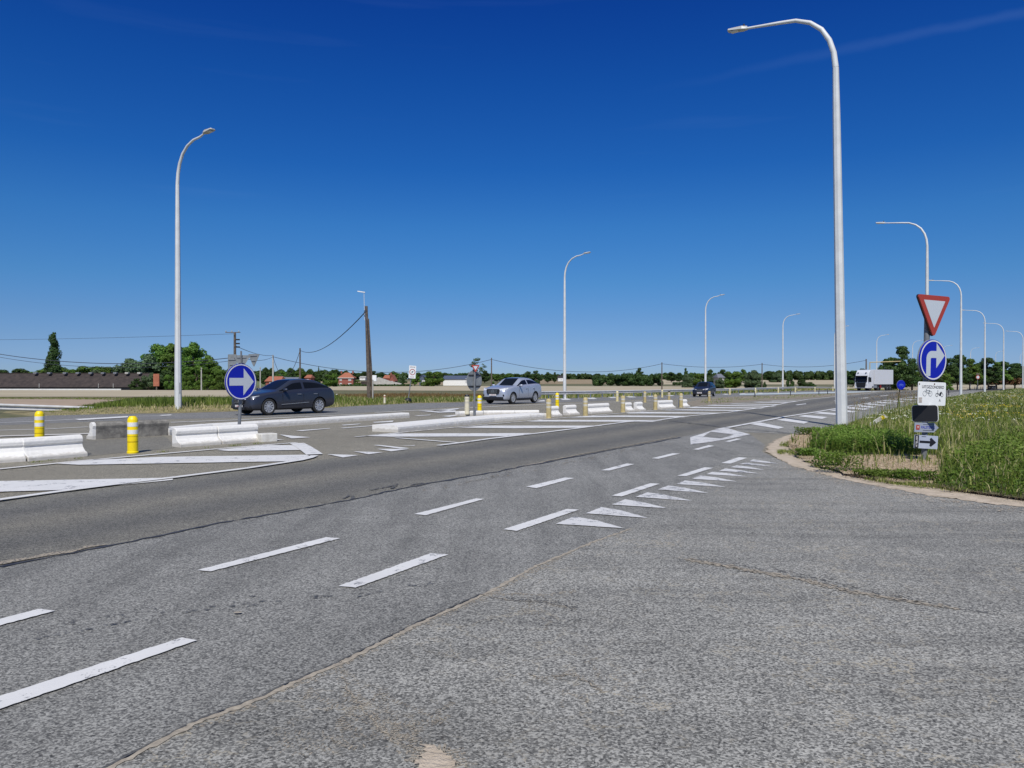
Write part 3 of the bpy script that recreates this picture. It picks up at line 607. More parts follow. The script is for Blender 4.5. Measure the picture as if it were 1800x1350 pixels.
# ------------------------------------------------------------ street lamps
def lamp_post(base, H, ang, reach, label, group, fat=1.0, lean=0):
    """base on the ground, H tip height above base, ang = direction the arm points"""
    o = empty('street_lamp', base, ang, label, 'street lamp', group)
    o.rotation_euler = (0, lean, ang) if not lean else Matrix.Rotation(ang, 3, 'Z').to_euler()
    prof = [(0, -1.95), (.05, -1.45), (.18, -1.0), (.42, -.58), (.78, -.26), (1.25, -.06), (1.75, .0)]
    pts = [(0, 0, -.2), (0, 0, 1.2), (0, 0, 4), (0, 0, H-4)]+[(x, 0, H-.16+z) for x, z in prof]
    rad = [.165*fat, .16*fat, .14*fat, .11*fat]+[.088*fat, .083*fat, .077*fat, .07*fat, .063*fat, .057*fat, .052*fat]
    MB().tube(pts[:5], rad[:5], 8, Matrix.Rotation(-ang, 4, 'Z')).build('mast', M['mast'], o)
    MB().tube(pts[4:]+[(reach-.55, 0, H-.04)], rad[4:]+[.035*fat], 12).build('arm', M['mast'], o, smooth='auto')
    hb = MB(); x0, x1 = reach-.62, reach+.08
    hb.add([(x0, -.07, H-.08), (x0, .07, H-.08), (x0+.18, .15, H-.07), (x1-.04, .15, H-.0), (x1, .08, H), (x1, -.08, H), (x1-.04, -.15, H), (x0+.18, -.15, H-.07),
            (x0, -.06, H+.02), (x0, .06, H+.02), (x0+.18, .12, H+.05), (x1-.04, .12, H+.07), (x1, .07, H+.05), (x1, -.07, H+.05), (x1-.04, -.12, H+.07), (x0+.18, -.12, H+.05)],
           [tuple(range(8))[::-1], tuple(range(8, 16))]+[(i, (i+1) % 8, 8+(i+1) % 8, 8+i) for i in range(8)])
    hd = hb.build('lamp_head', M['mast_head'], o, bevel=.008)
    MB().box((x1-.25, 0, H-.045), (.26, .2, .03)).build('lens', M['lens'], hd)
    MB().lathe([(.035, H+.03), (.04, H+.10), (.03, H+.13), (.01, H+.14)], 10, Matrix.Translation((x0+.13, 0, 0))).build('light_sensor', M['black'], hd)
    MB().box((.155*fat, 0, 1.0), (.02, .1, .5)).build('access_door', M['mast_head'], o)
    if lean:
        o.rotation_mode = 'QUATERNION'; o.rotation_quaternion = (Matrix.Rotation(lean, 3, 'Y') @ Matrix.Rotation(ang, 3, 'Z')).to_quaternion()
    return o
GL, GR = 'street lamps along the far side of the road', 'street lamps along the right side of the road'
NEARW = 'between'
LEFT = [(313, 36.7, 229, 'tall white street lamp on the grassy verge left of the round arrow sign'),
 (992.5, 72.8, 444, 'street lamp behind the guard rail just right of the silver car'),
 (1240, 108.7, 518, 'street lamp rising behind the dark blue estate car'),
 (1376, 143, 552, 'street lamp behind the guard rail, between the navy car and the big near lamp'),
 (1467, 175, 573, 'street lamp hidden behind the big near lamp, its head showing on the right'),
 (1541, 206, 588, 'slim street lamp rising behind the white truck'),
 (1604, 240, 598, 'street lamp among roadside trees, partly behind the blue turn-right sign'),
 (1657, 275, 607, 'far street lamp just right of the blue turn-right sign'),
 (1706, 310, 611, 'far street lamp beside the small round red-edged sign'),
 (1750, 345, 617, 'far thin street lamp before dark trees, between third and fourth right-hand lamps'),
 (1793, 385, 620, 'farthest thin street lamp at the right frame edge')]
for i, (px, Y, ty, lb) in enumerate(LEFT):
    b = at_y(px, Y); z0 = b.z+(verge_z(b.x, b.y) if i == 0 else 0)
    b.z = z0; tip = z_at(ty, Y-1.4)-z0
    lamp_post(b, tip, R(-33 if i < 5 else -36), 2.65 if i < 3 else 3.0, lb, GL, fat=1.0 if i else .98)
RIGHT = [(1480, 25.7, 50, 'biggest nearest white street lamp, standing at the edge of the right grass'),
 (1629, 58.5, 392, 'second street lamp on the right, its mast behind the red and white yield sign'),
 (1689, 93, 493, 'third street lamp on the right, standing where the road meets the tall grass'),
 (1731, 127, 545, 'fourth street lamp on the right, just past the small round red-edged sign'),
 (1764, 155, 568, 'fifth street lamp on the right, with dark bottom of its mast'),
 (1798, 185, 582, 'sixth street lamp on the right, at the right frame edge')]
for i, (px, Y, ty, lb) in enumerate(RIGHT):
    b = at_y(px, Y); tip = z_at(ty, Y+1.8)-b.z
    lamp_post(b, tip, R(180-33), 3.5, lb, GR, fat=1.12 if i == 0 else 1.0, lean=R(-1.15) if i == 0 else 0)

# ------------------------------------------------------------ bollards
BG = 'plastic bollards along the median'
def make_bollard(col, band, dark_top=False, tall=.8):
    o = empty('bollard'); s = tall/.8
    MB().lathe([(.115, -.05), (.115, .0), (.118, .02), (.118, .04), (.108, .05), (.108, .24*s), (.103, .245*s), (.103, .255*s), (.108, .26*s), (.108, .36*s), (.103, .365*s), (.108, .372*s), (.105, .72*s), (.10, .745*s), (.08, .775*s), (.06, .8*s), (.02, .803*s)], 20).build('body', M['black'] if dark_top == 'all' else M[col], o, smooth='auto')
    if col == 'yellow':
        for z in (.25, .366): MB().lathe([(.1065, (z-.006)*s), (.1085, (z-.005)*s), (.1085, (z+.005)*s), (.1065, (z+.006)*s)], 20).build('groove', M['groove'], o)
    for z in (.42, .58):
        MB().lathe([(.109, z*s), (.109, (z+.088)*s)], 20).build('reflective_band', M[band], o, smooth='auto')
    if dark_top is True: MB().lathe([(.104, .71*s), (.109, .712*s), (.105, .75*s), (.085, .79*s), (.02, .812*s)], 16).build('cap', M['black'], o, smooth='auto')
    return o
BP = {}
def bollard(kind, pos, label, tilt=0):
    spec = {'yellow': ('yellow', 'band'), 'tan': ('tan', 'band_old'), 'cream': ('cream', 'band_old', True), 'pale': ('paleyel', 'band_old'), 'tandark': ('tan', 'band_old', True)}
    if kind not in BP: o = BP[kind] = make_bollard(*spec[kind])
    else: o = copy_tree(BP[kind])
    o.location = pos; o.rotation_euler = (tilt*.6, tilt, random.Random(label).uniform(0, 6)); tag(o, label, 'bollard', BG); return o
def byt(px, ty, h=.8):              # place from the top of an 0.8 m bollard
    Y = 10
    for _ in range(40):
        Y = (h+terr(Y)-CAM_H)/ray(px, ty).z
    return at_y(px, Y)
bollard('yellow', byt(69, 722.5), 'bright yellow and white bollard behind the leftmost white barriers')
bollard('yellow', byt(233, 731.5), 'nearest bright yellow and white bollard, in front of the stained grey barrier')
k3 = at(821, 731); k3.z += .22
bollard('cream', k3-Vector((0, 0, .1)), 'cream bollard with a blackened top, on the kerb left of the grey sign back')
bollard('yellow', byt(843, 695), 'yellow bollard between the grey sign back and the silver car')
bollard('tan', at(964.5, 735.5), 'faded tan bollard at the right end of the long white kerb')
bollard('yellow', byt(979.5, 690.5), 'yellow bollard just right of the silver car, below the guard rail')
bollard('tan', at(1029, 731), 'faded tan bollard between the second and third small white barriers')
bollard('pale', byt(1085, 687.5), 'yellowish bollard left of and behind the third tan one')
bollard('tan', at(1095, 725), 'faded tan bollard between the long white barrier and the two-piece barrier')
bollard('tan', at(1133.5, 707.5), 'short tan bollard seen above the two-piece white barrier')
bollard('tan', at(1152, 720.5), 'faded tan bollard just right of the two-piece white barrier')
bollard('pale', byt(1164, 685.2), 'yellow bollard in the far row, left of the black-topped one')
bollard('tandark', at(1176, 705.5), 'dark-topped tan bollard behind the fifth white barrier')
bollard('tan', at(1197, 716.5), 'faded tan bollard in front of the last small white barrier')
bollard('pale', byt(1228, 684), 'pale yellow bollard in front of the nose of the dark blue estate car')
bollard('tan', at(1246.5, 705.5), 'tilted tan bollard on bare soil right below the dark blue estate car', R(5))
bollard('pale', byt(1283, 683.2), 'pale yellow bollard just right of the dark blue estate car')
bollard('pale', byt(1328, 682.2), 'pale yellow bollard with the dark post, midway between dark car and fifth far lamp')
bollard('pale', byt(1368, 681.5), 'pale yellow bollard left of the fourth far-side lamp mast')
bollard('pale', byt(1398, 681), 'pale yellow bollard just right of the fourth far-side lamp mast')
bollard('pale', byt(1432.5, 680.3), 'pale yellow bollard between the fourth far lamp and the big near lamp')
bollard('pale', byt(1464, 679.8), 'pale yellow bollard just left of the big near lamp mast')
bollard('pale', byt(1492, 679), 'pale yellow bollard just left of the white truck')
bollard('pale', byt(1519, 678.6), 'pale yellow bollard in front of the white truck cab')
bollard('pale', byt(1545, 678), 'pale yellow bollard in front of the white truck trailer')
bollard('pale', byt(1569, 677.6), 'pale yellow bollard behind the white truck, left of the small blue cycle sign')
# dark rubber marker posts
def marker(px, ty, by, label, wd=.1, group='short black posts beside the road'):
    p = at(px, by); h = (by-ty)/FPX*p.y
    o = empty('marker_post', p, 0, label, 'post', group)
    MB().lathe([(wd*.6, -.05), (wd*.6, .03), (wd*.5, .05), (wd*.5, h-.04), (wd*.35, h)], 10).build('post', M['black'], o, smooth='auto')
    MB().lathe([(wd*.52, h*.72), (wd*.52, h*.84)], 10).build('reflector', M['sign_back'], o)
marker(1327, 688, 698.5, 'short black post on the soil below the pale bollard right of the dark car')
marker(1389.5, 683.5, 695, 'short black post just right of the fourth far-side lamp')
marker(1439.5, 683.5, 693.5, 'short black post left of the big near lamp, first of two')
marker(1454.7, 683.5, 693, 'short black post left of the big near lamp, second of two')
marker(1664, 691, 698, 'small thin black post left of the second right-hand lamp', .07)
marker(1667.5, 681.5, 697, 'taller thin black post left of the second right-hand lamp', .09)
for j, px in enumerate((1713.5, 1716.5, 1724, 1727)):
    marker(px, 679.5, 686.2, ['leftmost', 'second from left', 'third from left', 'rightmost'][j]+' of four thin black posts past the third right-hand lamp', .12)

# ------------------------------------------------------------ kerbs and barriers
JP = [(-.13, -.02), (-.13, .28), (-.145, .36), (-.115, .42), (-.04, .45), (.035, .43), (.07, .37), (.065, .31), (.035, .27), (.075, .19), (.15, .12), (.23, .09), (.245, .06), (.25, -.02)]
def barrier(pl, pr, label, m='white_conc', group='low precast concrete barriers on the median', flip=False, cut=.0):
    """pl, pr: ends of the front foot, left to right as seen from the road"""
    d = pr-pl; d.z = 0; L = d.length; d.normalize(); n = Vector((d.y, -d.x, 0))      # n: towards the foot
    mid = (pl+pr)/2-n*.25*(0 if flip else 1); o = empty('concrete_barrier', mid, math.atan2(d.y, d.x), label, 'concrete barrier', group)
    prof = [(-u if flip else u, z) for u, z in JP]
    if flip: prof = [(u-.0, z) for u, z in prof]
    b = MB().prism(prof, (-L/2, 0, 0), (L/2-cut, 0, 0)).build('barrier_block', M[m], o, bevel=.012)
    return o
j1 = at(-60, 818.5); j2 = at(50, 811.5); j3 = at(155, 802.5)
barrier(j1, j2-Vector((.03, .02, 0)), 'leftmost low white concrete barrier, cut off by the left frame edge')
barrier(j2, j3, 'low white chipped barrier with a crack, beside the leftmost one')
bk = barrier(at(165, 772.5), at(293, 765), 'stained dark grey barrier with flat back and white end, behind near yellow bollard', 'raw_conc', flip=True)
MB().prism([(-u*1.02, z*1.02) for u, z in JP], (-1.07, 0, 0), (-.99, 0, 0)).build('painted_end', M['white_conc'], bk)
ja, jb, jc = at(317, 787), at(392, 781.5), at(462, 776)
barrier(ja, jb-Vector((.02, .02, 0)), 'low white barrier in front of the round arrow sign, left one of the pair')
barrier(jb, jc, 'low white barrier in front of the round arrow sign, right one of the pair')
q = at(465, 777.5); o = empty('concrete_block', q+Vector((-.02, .25, 0)), R(40), 'cream concrete block at the right end of the barrier pair below the arrow sign', 'concrete block')
MB().box((0, 0, .1), (.42, .36, .22)).build('block', M['cream_conc'], o, bevel=.02)
FB = [(971, 994, 733, 'first of the small far white barriers, right of the tan bollard at the kerb end'), (999, 1027, 730.3, 'second small far white barrier, left of the tan bollard'),
      (1037, 1082, 727.5, 'long white barrier in the far row, wider than its neighbours'), (1103, 1122, 724, 'left half of the two-piece white barrier in the far row'), (1122.5, 1141, 722.6, 'right half of the two-piece white barrier in the far row'),
      (1161, 1195, 719.3, 'white barrier in the far row with the dark-topped bollard behind it'), (1200, 1221, 716.5, 'last small white barrier before the bare soil')]
rd = (at(1221, 716)-at(968, 733)); rd.z = 0; rd.normalize()
for a0, b0, y0, lb in FB:
    p = at(a0+3, y0); wpx = (b0-a0); L = wpx/FPX*p.y/.80
    barrier(p, p+rd*L*(1.28 if wpx > 30 else .92), lb)
def kerb(pts, wd, h, label, side=1, blk=1.15, m='white_conc', name='kerb'):
    o = empty('white_kerb', pts[0], 0, label, 'kerb', 'whitewashed median kerbs'); P0 = pts[0].copy()
    for a0, b0 in zip(pts, pts[1:]):
        d = b0-a0; L = d.length; k = max(1, round(L/blk)); u = d/L
        for i in range(k):
            s, e = a0+u*(L*i/k+.006)-P0, a0+u*(L*(i+1)/k-.006)-P0
            MB().prism([(0, -.03), (-.01, h-.05), (-.04, h), (-wd, h), (-wd, -.03)], s, e).build('kerb_block', M[m], o)
    return o
kerb(PX([(298, 765.5), (375, 757.5), (453, 752.5), (560, 745.5), (720, 734.5)]), .42, .21, 'long white kerb in front of the dark grey car')
kerb(PX([(700, 760.5), (800, 749.5), (870, 742.5), (962, 735.5)]), .95, .21, 'long white kerb nearest the middle of the road, below the silver car')
kerb(PX([(808, 731.5), (850, 730), (905, 729.5), (948, 729)]), .35, .2, 'white kerb carrying the grey sign back, in front of the silver car')

# ------------------------------------------------------------ guard rails
WB = [(.0, 0), (.06, .05), (.06, .085), (-.05, .135), (-.05, .175), (.06, .225), (.06, .26), (.0, .31), (-.015, .31), (.045, .255), (.045, .225), (-.065, .18), (-.065, .13), (.045, .085), (.045, .05), (-.015, .003)]
def guard_rail(pts, zs, label, ev=2.0):
    o = empty('guard_rail', pts[0], 0, label, 'guard rail'); P0 = pts[0].copy(); mb = MB(); n = len(WB); P = []
    for p, z in zip(pts, zs): q = p.copy(); q.z = terr(p.y)+z; P.append(q-P0)
    vs = []; fs = []
    for i, p in enumerate(P):
        t = P[min(i+1, len(P)-1)]-P[max(i-1, 0)]; t.z = 0; t.normalize(); r = Vector((t.y, -t.x, 0))
        vs += [p+r*u+Vector((0, 0, z)) for u, z in WB]
    for i in range(len(P)-1): fs += [(i*n+k, i*n+(k+1) % n, (i+1)*n+(k+1) % n, (i+1)*n+k) for k in range(n)]
    mb.add(vs, fs).build('rail', M['rail'], o)
    for i, p in enumerate(P):
        t = P[min(i+1, len(P)-1)]-P[max(i-1, 0)]; t.z = 0; t.normalize(); r = Vector((t.y, -t.x, 0))
        zg = terr((p+P0).y)-P0.z; top = p.z+.29
        if top-zg < .25: continue
        if i % 1 == 0: MB().box((0, 0, 0), (.1, .05, top-zg+.2), Matrix.Translation((p.x-r.x*.12, p.y-r.y*.12, (top+zg-.2)/2))).build('post', M['steel'], o)
    return o
ptsR = resample([Vector((*v, 0)) for v in ((.3, 62.3), (6.3, 72), (28.6, 107.9), (51, 142), (66, 165), (82, 192))], 2.6)
for p in ptsR: p.z = terr(p.y)
guard_rail(ptsR, [.44]*len(ptsR), 'long guard rail running behind the cars beside the far fields')
ptsL = resample([Vector((-27.5, 32.6, 0)), Vector((-23.6, 35.1, 0)), Vector((-19.4, 37.2, 0))], 1.4)
guard_rail(ptsL, [.42-.50*i/(len(ptsL)-1) for i in range(len(ptsL))], 'end of the guard rail sloping down into the ground at the left edge')

# ------------------------------------------------------------ signs
def disc(r, n=48, cx=0, cz=0): return [(cx+r*math.cos(2*math.pi*k/n), cz+r*math.sin(2*math.pi*k/n)) for k in range(n)]
def rrect(w_, h_, r, cx=0, cz=0, k=5):
    out = []
    for sx_, sz_, a0 in ((1, 1, 0), (-1, 1, 90), (-1, -1, 180), (1, -1, 270)):
        for j in range(k+1):
            a_ = R(a0+90*j/k); out.append((cx+sx_*(w_/2-r)+r*math.cos(a_), cz+sz_*(h_/2-r)+r*math.sin(a_)))
    return out
def rtri(side, r, k=5):             # point-down triangle with rounded corners, centred on its circumcentre
    Rr = side/math.sqrt(3); out = []
    for a0 in (30, 150, 270):
        cx_, cz_ = (Rr-2*r)*math.cos(R(a0)), (Rr-2*r)*math.sin(R(a0))
        for j in range(k+1):
            a_ = R(a0-60+120*j/k); out.append((cx_+r*math.cos(a_), cz_+r*math.sin(a_)))
    return out
def lay(parent, name, pts, front, m, th=.003): return MB().plate(pts, front-th, front).build(name, m, parent)
def ringpl(parent, name, outer, inner, front, m, th=.003):
    mb = MB(); n = len(outer)
    for y in (front-th, front):
        mb.v += [(x, y, z) for x, z in outer]+[(x, y, z) for x, z in inner]
    for k in range(n):
        k2 = (k+1) % n
        mb.f += [[k, k2, n+k2, n+k], [2*n+k, 3*n+k, 3*n+k2, 2*n+k2], [k, 2*n+k, 2*n+k2, k2], [n+k, n+k2, 3*n+k2, 3*n+k]]
    return mb.build(name, m, parent)
def text_obj(parent, name, s, size, x, z, front, m, rot=0, sx=1.0):
    cu = bpy.data.curves.new(name, 'FONT'); cu.body = s; cu.size = size; cu.align_x = 'CENTER'; cu.align_y = 'CENTER'; cu.extrude = .0012; cu.offset = 0
    t = bpy.data.objects.new(name, cu); COL.objects.link(t); dg = bpy.context.evaluated_depsgraph_get()
    me = bpy.data.meshes.new_from_object(t.evaluated_get(dg)); bpy.data.objects.remove(t)
    me.transform(Matrix.Translation((x, front-.0015, z)) @ Matrix.Rotation(rot, 4, 'Y') @ Matrix.Rotation(math.pi/2, 4, 'X') @ Matrix.Diagonal((sx, 1, 1, 1)))
    me.materials.clear(); me.materials.append(m); o = bpy.data.objects.new(name, me); COL.objects.link(o); o.parent = parent; return o
def plate_part(parent, name, loc, rz, ry=0):
    o = bpy.data.objects.new(name, None); return o
def pole(parent, h, r, m, name='pole', top=(0, 0)): return MB().tube([(0, 0, -.3), (0, 0, 0), (top[0], top[1], h)], [r, r, r], 14).build(name, m, parent, smooth='auto')
def shift(o, loc, rz=0, tilt=0):
    o.location = loc; o.rotation_euler = (0, tilt, rz); return o

# round blue sign with a straight arrow to the right
Y = 19.9; b = at_y(419, Y); zc = z_at(671, Y)-b.z; dx = (425-419)/FPX*Y
o = empty('keep_right_sign', b, 0, 'round blue sign with a white arrow pointing right, standing behind the near white barriers', 'road sign')
pole(o, zc+.3, .042, M['pole_grey'], top=(dx*.9, .03))
pl = MB().plate(disc(.465), -.012, .012).build('sign_plate', M['sign_blue'], o, bevel=0)
shift(pl, (dx, -.06, zc), R(56))
ringpl(pl, 'sign_border', disc(.452), disc(.425), -.0125, M['band'])
lay(pl, 'arrow_symbol', [(-.355, .098), (.075, .098), (.075, .345), (.385, 0), (.065, -.35), (.065, -.098), (-.355, -.098)], -.0125, M['sign_white'])
MB().plate(disc(.47, 48), .013, .035).build('rim', M['sign_back'], pl)
MB().box((0, .055, .18), (.3, .03, .04)).build('bracket', M['steel'], pl)

# grey backs of signs on the far verge
Y = 45; b = at_y(424, Y)
o = empty('sign_cluster', b, 0, 'pole with three grey sign backs, two triangles and a square, behind the round arrow sign', 'road sign')
H = z_at(617, Y)-b.z; pole(o, H, .05, M['pole_grey'])
for nm_, pts, px, py, rz in (('triangle_plate', rtri(1.0, .05), 424, 633, 20), ('triangle_plate', rtri(.9, .05), 445.5, 630, -25), ('square_plate', rrect(.62, .95, .04), 407.5, 637, -20)):
    p = MB().plate(pts, -.01, .01).build(nm_, M['sign_back'], o); shift(p, ((px-424)/FPX*Y, .08, z_at(py, Y)-b.z), R(rz))
    MB().box((0, -.03, .15), (.5, .03, .03)).build('bracket', M['steel'], p)
    MB().box((0, -.03, -.15), (.3, .03, .03)).build('bracket', M['steel'], p)

# round sign back with a small yield sign on the white kerb
Y = 34; b = at(833.5, 731); Y = b.y; b.z += .1
o = empty('round_sign', b, 0, 'grey back of a round sign topped by a small yield sign, on white kerb', 'road sign')
pole(o, z_at(650, Y)-b.z, .045, M['pole_grey'], top=(.03, 0))
p = MB().plate(disc(.45), -.012, .012).build('round_plate', M['sign_back'], o, bevel=0); shift(p, (0, .1, z_at(669, Y)-b.z), R(47))
for dz in (.24, -.24): MB().box((0, -.03, dz), (.74, .03, .035)).build('bracket', M['black'], p)
p = MB().plate(rtri(.37, .02), -.01, .01).build('yield_plate', M['sign_red'], o); shift(p, (.06, -.07, z_at(646, Y)-b.z), R(10))
lay(p, 'yield_field', rtri(.2, .008), -.0105, M['sign_white'])

# zone sign on a leaning pole
Y = 53; b = at_y(717, Y); b.z += .1
o = empty('zone_sign', b, 0, 'small white zone sign with red ring on a leaning pole in far grass', 'road sign')
H = z_at(654, Y)-b.z; tx = 8/FPX*Y
pole(o, H+.3, .035, M['pole_grey'], top=(tx*1.05, 0))
p = MB().plate(rrect(.50, .88, .03), -.01, .01).build('sign_plate', M['plate_white'], o); shift(p, (tx, -.05, H), R(25), R(4))
ringpl(p, 'red_ring', disc(.21), disc(.165), -.0105, M['sign_red'])
text_obj(p, 'zone_text', 'ZONE', .13, 0, .33, -.0105, M['ink']); text_obj(p, 'lower_text', 'ZONE', .1, 0, -.34, -.0105, M['sign_red'])
MB().plate([(-.07, -.1), (-.02, -.1), (.08, .08), (.06, .1), (.01, .06), (-.04, .06)], -.0135, -.0105).build('symbol', M['grey_ink'], p)
MB().lathe([(.22, 0), (.25, .08), (.2, .22), (.08, .27)], 12).build('footing', M['black'], o, smooth='auto')

# the near right sign cluster
Y0 = 14.7; b = at_y(1625, Y0)
lean = R(1.0)
o = empty('yield_and_turn_sign', b, 0, 'tall grey post with red and white yield triangle, blue turn-right disc and white UITGEZONDERD plate', 'road sign')
o.rotation_euler = (0, lean, 0)
MB().tube([(0, 0, -.3), (0, 0, z_at(522, Y0))], [.052, .052], 16).build('pole', M['pole_grey'], o, smooth='auto')
def cl(px, py, dy=-.09): 
    z = z_at(py, Y0-.1)-b.z; return ((px-1625)/FPX*Y0-math.sin(lean)*z, dy, z)
tri = MB().plate(rtri(.93, .045), -.006, .022).build('yield_plate', M['sign_red'], o); c = cl(1637, 544); shift(tri, c, R(25))
lay(tri, 'yield_field', rtri(.60, .006), -.0065, M['sign_white'])
MB().plate(rtri(.945, .045), .024, .05).build('plate_rim', M['ink'], tri)
dsc = MB().plate(disc(.385), -.006, .022).build('turn_plate', M['sign_blue'], o); shift(dsc, cl(1635.5, 632.5), R(26))
ringpl(dsc, 'sign_border', disc(.375), disc(.350), -.0065, M['band'])
MB().plate(disc(.392), .024, .05).build('plate_rim', M['sign_back'], dsc)
S = .385/.5
arr = [(-.28, -.41)]
ao, ai = [], []
for j in range(9):
    a_ = R(180-90*j/8); ao.append((-.05+.21*math.cos(a_), .02+.20*math.sin(a_))); ai.append((-.05+.055*math.cos(a_), .02+.03*math.sin(a_)))
body = [(-.26, -.40), (-.26, .02)]+ao[1:]+[(.11, .22), (.11, .42), (.42, .115), (.11, -.20), (.11, .05)]+ai[::-1][:-1]+[(-.105, .0), (-.105, -.40)]
MB().plate([(x*S*1.0, z*S) for x, z in body[::-1]], -.0095, -.0065).build('arrow_symbol', M['sign_white'], dsc)
pw = MB().plate(rrect(.74, .445, .035), -.006, .006).build('text_plate', M['plate_white'], o); shift(pw, cl(1633.5, 692), R(23), R(1.0))
text_obj(pw, 'plate_text', 'UITGEZONDERD', .078, .02, .125, -.0065, M['ink'])
bi = MB()
def ring2(mb, cx_, cz_, r, t=.008, f=-.0065):
    s = MB(); out = disc(r, 20, cx_, cz_); inn = disc(r-t, 20, cx_, cz_); n = 20; base = len(mb.v)
    mb.v += [(x, f-.002, z) for x, z in out]+[(x, f-.002, z) for x, z in inn]
    for k in range(n): mb.f.append([base+k, base+(k+1) % n, base+n+(k+1) % n, base+n+k])
def bar2(mb, x0, z0, x1, z1, t=.008, f=-.0065):
    d = Vector((x1-x0, z1-z0)).normalized(); nx, nz_ = -d.y*t/2, d.x*t/2; base = len(mb.v)
    mb.v += [(x0+nx, f-.0025, z0+nz_), (x1+nx, f-.0025, z1+nz_), (x1-nx, f-.0025, z1-nz_), (x0-nx, f-.0025, z0-nz_)]; mb.f.append([base, base+1, base+2, base+3])
ring2(bi, -.20, .0, .052); ring2(bi, -.05, .0, .052)
for s_ in ((-.20, 0, -.165, .06), (-.165, .06, -.08, .055), (-.165, .06, -.115, 0), (-.115, 0, -.08, .055), (-.115, 0, -.05, 0), (-.08, .055, -.05, 0), (-.165, .06, -.16, .082), (-.175, .084, -.145, .084), (-.085, .062, -.06, .062), (-.08, .055, -.085, .07)): bar2(bi, *s_)
bi.build('bicycle_symbol', M['grey_ink'], pw)
mo = MB(); ring2(mo, .125, -.02, .036, .009); ring2(mo, .265, -.02, .036, .009)
for s_ in ((.125, -.02, .155, .06, .008), (.14, .062, .165, .058, .008), (.155, .02, .19, -.02, .012), (.19, -.02, .24, -.02, .03), (.2, .005, .245, .02, .03), (.22, .035, .27, .035, .014)): bar2(mo, *s_[:4], s_[4])
mo.build('moped_symbol', M['ink'], pw); text_obj(pw, 'class_letter', 'A', .07, .21, -.125, -.0065, M['ink'])
lay(pw, 'sticker', rrect(.09, .1, .004, -.31, -.125), -.0065, M['sticker']); lay(pw, 'rust_spot', disc(.016, 12, .055, .185), -.0065, M['rust']); lay(pw, 'rust_spot', disc(.014, 10, -.345, .175), -.0065, M['rust'])
mr = MB().plate(rrect(.44, .31, .05), -.012, .012).build('mirror_back', M['black'], o); shift(mr, cl(1622.5, 727, -.075), R(-42), R(-3))  # black face holds the shade on this back in its colour
ringpl(mr, 'mirror_rim', rrect(.455, .325, .055), rrect(.425, .295, .05), .0155, M['plate_white'], .02)
ar = MB().plate([(-.26, -.09), (.165, -.09), (.27, .0), (.165, .09), (-.26, .09)], -.006, .006).build('direction_plate', M['sign_grey'], o); shift(ar, cl(1624, 751.5), R(12), R(1))
text_obj(ar, 'direction_text', 'PALSTERKS', .07, .03, .0, -.0065, M['sign_blue'], sx=.88)
lay(ar, 'logo', rrect(.075, .09, .003, -.19, 0), -.0065, M['sign_red']); text_obj(ar, 'logo_letter', 'V', .07, -.19, 0, -.0098, M['band'])
for z_ in (.055, -.055): lay(ar, 'thin_line', [(-.08, z_-.003), (.16, z_-.003), (.16, z_+.003), (-.08, z_+.003)], -.0065, M['ink'])
lo_ = MB().plate(rrect(.53, .25, .006), -.006, .006).build('arrow_plate', M['corrugated'], o); shift(lo_, cl(1623.5, 777), R(14), R(3))
lay(lo_, 'dark_panel', rrect(.09, .24, .003, -.215, 0), -.0065, M['ink']); text_obj(lo_, 'panel_text', 'ATELIER', .058, -.215, 0, -.0098, M['band'], rot=R(-90))
lay(lo_, 'arrow_symbol', [(-.15, .022), (.09, .022), (.075, .062), (.11, .085), (.225, 0), (.11, -.085), (.075, -.062), (.09, -.022), (-.15, -.022)], -.0065, M['ink'])
lay(lo_, 'small_text_bar', rrect(.1, .008, .002, -.06, .1), -.0065, M['ink'])

# small blue cycle sign further along the road
b = at(1577, 718); Y = b.y
o = empty('cycle_path_sign', b, 0, 'small round blue bicycle sign on a thin leaning post beside the right hatching', 'road sign')
z = z_at(676.5, Y)-b.z; tx = (1583-1577)/FPX*Y
pole(o, z+.1, .028, M['black'], top=(tx, 0))
p = MB().plate(disc(.255), -.006, .006).build('sign_plate', M['sign_blue'], o); shift(p, (tx, -.05, z), R(12))
MB().plate(disc(.262), .008, .02).build('rim', M['sign_back'], p)
bi = MB(); ring2(bi, -.08, -.02, .06, .012); ring2(bi, .09, -.02, .06, .012)
for s_ in ((-.08, -.02, -.04, .05), (-.04, .05, .05, .05), (-.04, .05, 0, -.02), (0, -.02, .05, .05), (0, -.02, .09, -.02), (.05, .05, .09, -.02)): bar2(bi, *s_, .012)
bi.build('bicycle_symbol', nm('pale_blue', (.12, .2, .6), rough=.5), p)
# far sign at the right
b = at_y(1718.5, 190)
o = empty('speed_sign', b, 0, 'far round red-edged sign under a small brown plate, near third right-hand lamp', 'road sign')
z = z_at(663, 190)-b.z; pole(o, z+.7, .06, M['pole_grey'])
p = MB().plate(disc(.5), -.01, .01).build('sign_plate', M['sign_red'], o); shift(p, (0, -.1, z), 0); lay(p, 'sign_field', disc(.36), -.0105, M['sign_white'])
p = MB().plate(rrect(.8, .4, .02), -.01, .01).build('upper_plate', M['wood'], o); shift(p, (0, -.1, z+.8), 0)
